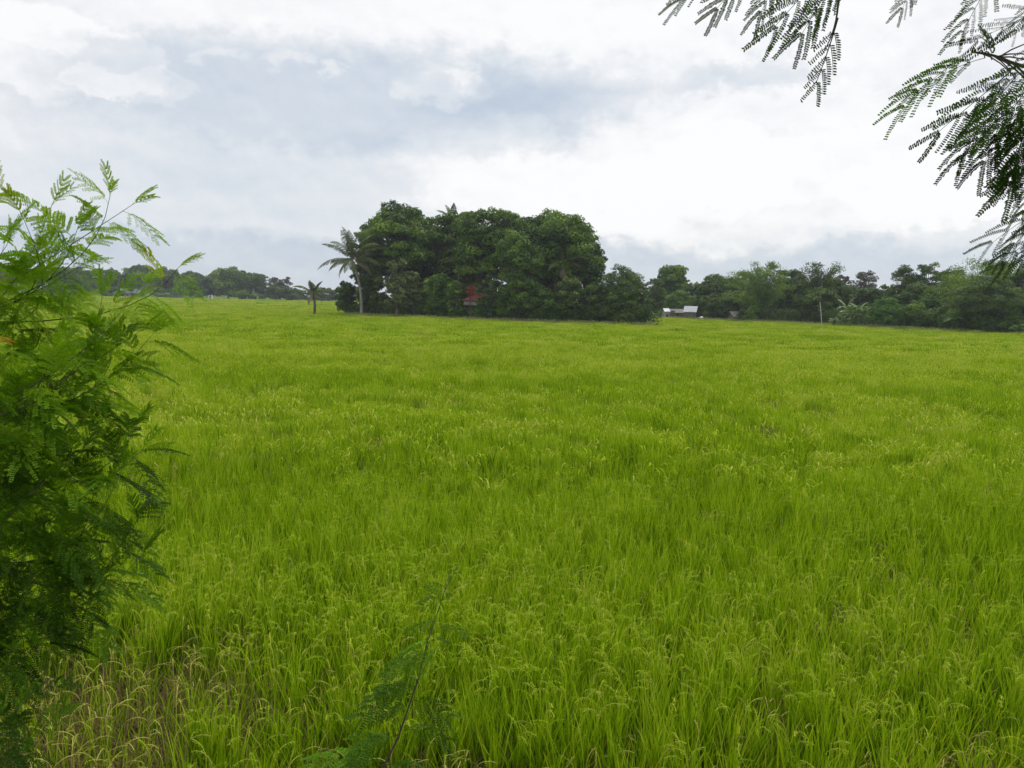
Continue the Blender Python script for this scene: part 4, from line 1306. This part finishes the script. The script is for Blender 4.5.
def build_world():
    w = bpy.data.worlds.new('World')
    scene.world = w
    w.use_nodes = True
    nt = w.node_tree
    nt.nodes.clear()
    N, L = nt.nodes.new, nt.links.new

    def mth(op, a, b=None, c=None, clamp=False):
        n = N('ShaderNodeMath'); n.operation = op; n.use_clamp = clamp
        for i, x in enumerate((a, b, c)):
            if x is None: continue
            if isinstance(x, (int, float)): n.inputs[i].default_value = x
            else: L(x, n.inputs[i])
        return n.outputs[0]

    tc = N('ShaderNodeTexCoord')
    sp = N('ShaderNodeSeparateXYZ'); L(tc.outputs['Generated'], sp.inputs[0])
    X, Y, Z = sp.outputs
    az = mth('ARCTAN2', X, Y)
    el = mth('ARCSINE', Z)
    # stratus stretches sideways near the horizon, as a flat cloud deck does
    elc = mth('MAXIMUM', el, 0.0)

    def noise(sx, sy, sc, det, rough, off=0.0, vec=None, lac=2.0):
        cb = N('ShaderNodeCombineXYZ')
        L(mth('MULTIPLY_ADD', az, sx, off), cb.inputs[0]); L(mth('MULTIPLY', el, sy), cb.inputs[1]); cb.inputs[2].default_value = off
        nz = N('ShaderNodeTexNoise'); nz.inputs['Scale'].default_value = sc; nz.inputs['Detail'].default_value = det; nz.inputs['Roughness'].default_value = rough
        L(cb.outputs[0], nz.inputs['Vector'])
        return nz
    warp = noise(1, 1.6, 7.0, 6, .62, 3.3)
    wsep = N('ShaderNodeSeparateColor'); L(warp.outputs['Color'], wsep.inputs[0])
    wx = mth('MULTIPLY', mth('SUBTRACT', wsep.outputs[0], .5), .20)
    wy = mth('MULTIPLY', mth('SUBTRACT', wsep.outputs[1], .5), .085)
    w2 = noise(1, 1.3, 26.0, 7, .6, 6.1)
    ws2 = N('ShaderNodeSeparateColor'); L(w2.outputs['Color'], ws2.inputs[0])
    azw = mth('ADD', mth('ADD', az, wx), mth('MULTIPLY', mth('SUBTRACT', ws2.outputs[0], .5), .07))
    elw = mth('ADD', mth('ADD', el, wy), mth('MULTIPLY', mth('SUBTRACT', ws2.outputs[1], .5), .05))

    def blob(px, py, rx, ry, soft=1.0, hard=0.0):
        """soft ellipse centred where the photograph has the cloud; edges broken by the warp"""
        a0 = math.atan((px - 512) / F); e0 = math.atan((299 + (px - 512) * .0227 - py) / F)
        dx = mth('DIVIDE', mth('SUBTRACT', azw, a0), rx / F)
        dy = mth('DIVIDE', mth('SUBTRACT', elw, e0), ry / F)
        d = mth('SQRT', mth('ADD', mth('MULTIPLY', dx, dx), mth('MULTIPLY', dy, dy)))
        mr = N('ShaderNodeMapRange'); mr.interpolation_type = 'SMOOTHSTEP'
        mr.inputs['From Min'].default_value = 1.0 + soft * .5; mr.inputs['From Max'].default_value = 1.0 - soft * .5
        L(d, mr.inputs['Value'])
        return mr.outputs[0]

    n1 = noise(1, 3.2, 3.0, 7, .55, 1.7)
    n2 = noise(1, 1.5, 9.0, 8, .6, 8.1)
    v = mth('MULTIPLY_ADD', mth('SUBTRACT', n1.outputs['Fac'], .5), .30, .78)
    v = mth('MULTIPLY_ADD', mth('SUBTRACT', n2.outputs['Fac'], .5), .20, v)
    n3 = noise(1, 9.0, 2.6, 5, .5, 21.7)
    v = mth('MULTIPLY_ADD', mth('SUBTRACT', n3.outputs['Fac'], .5), .26, v)
    # puffy relief: cloud tops catch the light, undersides are greyer
    b1 = noise(1, 1.25, 9.5, 9, .55, 11.4)
    cb2 = N('ShaderNodeCombineXYZ')
    L(mth('MULTIPLY_ADD', az, 1.0, 11.4 + .004), cb2.inputs[0]); L(mth('MULTIPLY_ADD', el, 1.25, .014), cb2.inputs[1]); cb2.inputs[2].default_value = 11.4
    b2n = N('ShaderNodeTexNoise'); b2n.inputs['Scale'].default_value = 9.5; b2n.inputs['Detail'].default_value = 9; b2n.inputs['Roughness'].default_value = .55
    L(cb2.outputs[0], b2n.inputs['Vector'])
    relief = mth('SUBTRACT', b1.outputs['Fac'], b2n.outputs['Fac'])
    v = mth('MULTIPLY_ADD', relief, .75, v)
    puff = mth('SUBTRACT', 1.0, mth('ABSOLUTE', mth('MULTIPLY_ADD', b1.outputs['Fac'], 4.0, -2.0)))
    v = mth('MULTIPLY_ADD', puff, .03, v)
    for (px, py, rx, ry, soft, amp) in (
            (330, 112, 270, 46, .7, -.40), (560, 96, 130, 26, 1.0, -.16),           # blue grey gap
            (50, 92, 95, 36, .18, .22), (118, 112, 60, 16, .22, .15), (40, 70, 50, 20, .3, .1),                  # cumulus on the left
            (222, 83, 15, 4, 1.6, .22), (282, 80, 17, 6, 1.5, .26), (326, 88, 13, 8, 1.3, .34), (440, 90, 34, 12, 1.0, .32), (455, 82, 14, 9, 1.0, .2),
            (720, 180, 320, 70, .16, .13), (560, 200, 120, 40, .25, .07), (860, 190, 130, 50, .25, .06), (650, 155, 90, 34, .3, .07), (935, 205, 90, 36, .2, .10), (480, 215, 90, 30, .3, .08), (730, 175, 60, 34, .2, .09), (650, 190, 50, 26, .2, .06), (600, 225, 60, 20, .25, .06), (780, 228, 90, 18, .3, -.08),
            (722, 98, 40, 14, 1.0, -.22), (570, 125, 45, 12, 1.1, -.16), (60, 75, 60, 6, 1.2, -.06),
            (200, 225, 330, 60, 1.3, -.20), (500, 272, 900, 27, .8, -.34), (850, 262, 260, 26, .9, -.06),
            (300, 20, 700, 40, 1.3, .10), (800, 30, 350, 60, 1.3, .10)):
        v = mth('MULTIPLY_ADD', blob(px, py, rx, ry, soft), amp, v)
    rp = ramp(N, [(0, (.50, .58, .70)), (.25, (.60, .675, .78)), (.5, (.73, .785, .85)), (.72, (.86, .885, .92)), (.90, (1.01, 1.01, 1.02)), (1, (1.06, 1.06, 1.06))])
    L(v, rp.inputs[0])
    # the deck is brighter overhead and round the hidden sun than at the horizon
    up = N('ShaderNodeMapRange'); up.interpolation_type = 'SMOOTHSTEP'
    up.inputs['From Min'].default_value = .42; up.inputs['From Max'].default_value = 1.2
    up.inputs['To Min'].default_value = 1.0; up.inputs['To Max'].default_value = 1.6
    L(elc, up.inputs['Value'])
    bg = N('ShaderNodeBackground')
    L(rp.outputs[0], bg.inputs['Color']); L(up.outputs[0], bg.inputs['Strength'])
    sk = N('ShaderNodeTexSky'); sk.sky_type = 'NISHITA'; sk.sun_disc = False
    sk.sun_elevation = R(SUN_EL); sk.sun_rotation = R(SUN_AZ)
    b2 = N('ShaderNodeBackground'); b2.inputs['Strength'].default_value = .08
    L(sk.outputs[0], b2.inputs['Color'])
    mx = N('ShaderNodeMixShader'); mx.inputs[0].default_value = .9
    L(b2.outputs[0], mx.inputs[1]); L(bg.outputs[0], mx.inputs[2])
    o = N('ShaderNodeOutputWorld'); L(mx.outputs[0], o.inputs[0])
    w.cycles.sampling_method = 'MANUAL'; w.cycles.sample_map_resolution = 512


build_world()

# ------------------------------------------------------------------ render settings
vs = scene.view_settings
scene.display_settings.display_device = 'sRGB'
vs.view_transform = 'Standard'; vs.look = 'None'; vs.exposure = 0.0; vs.gamma = 1.0; vs.use_curve_mapping = False
scene.render.engine = 'CYCLES'
cy = scene.cycles
cy.max_bounces = 5; cy.diffuse_bounces = 3; cy.glossy_bounces = 1; cy.transmission_bounces = 3; cy.volume_bounces = 0
cy.use_denoising = True
cy.use_adaptive_sampling = True; cy.adaptive_threshold = .02
scene.render.use_persistent_data = False
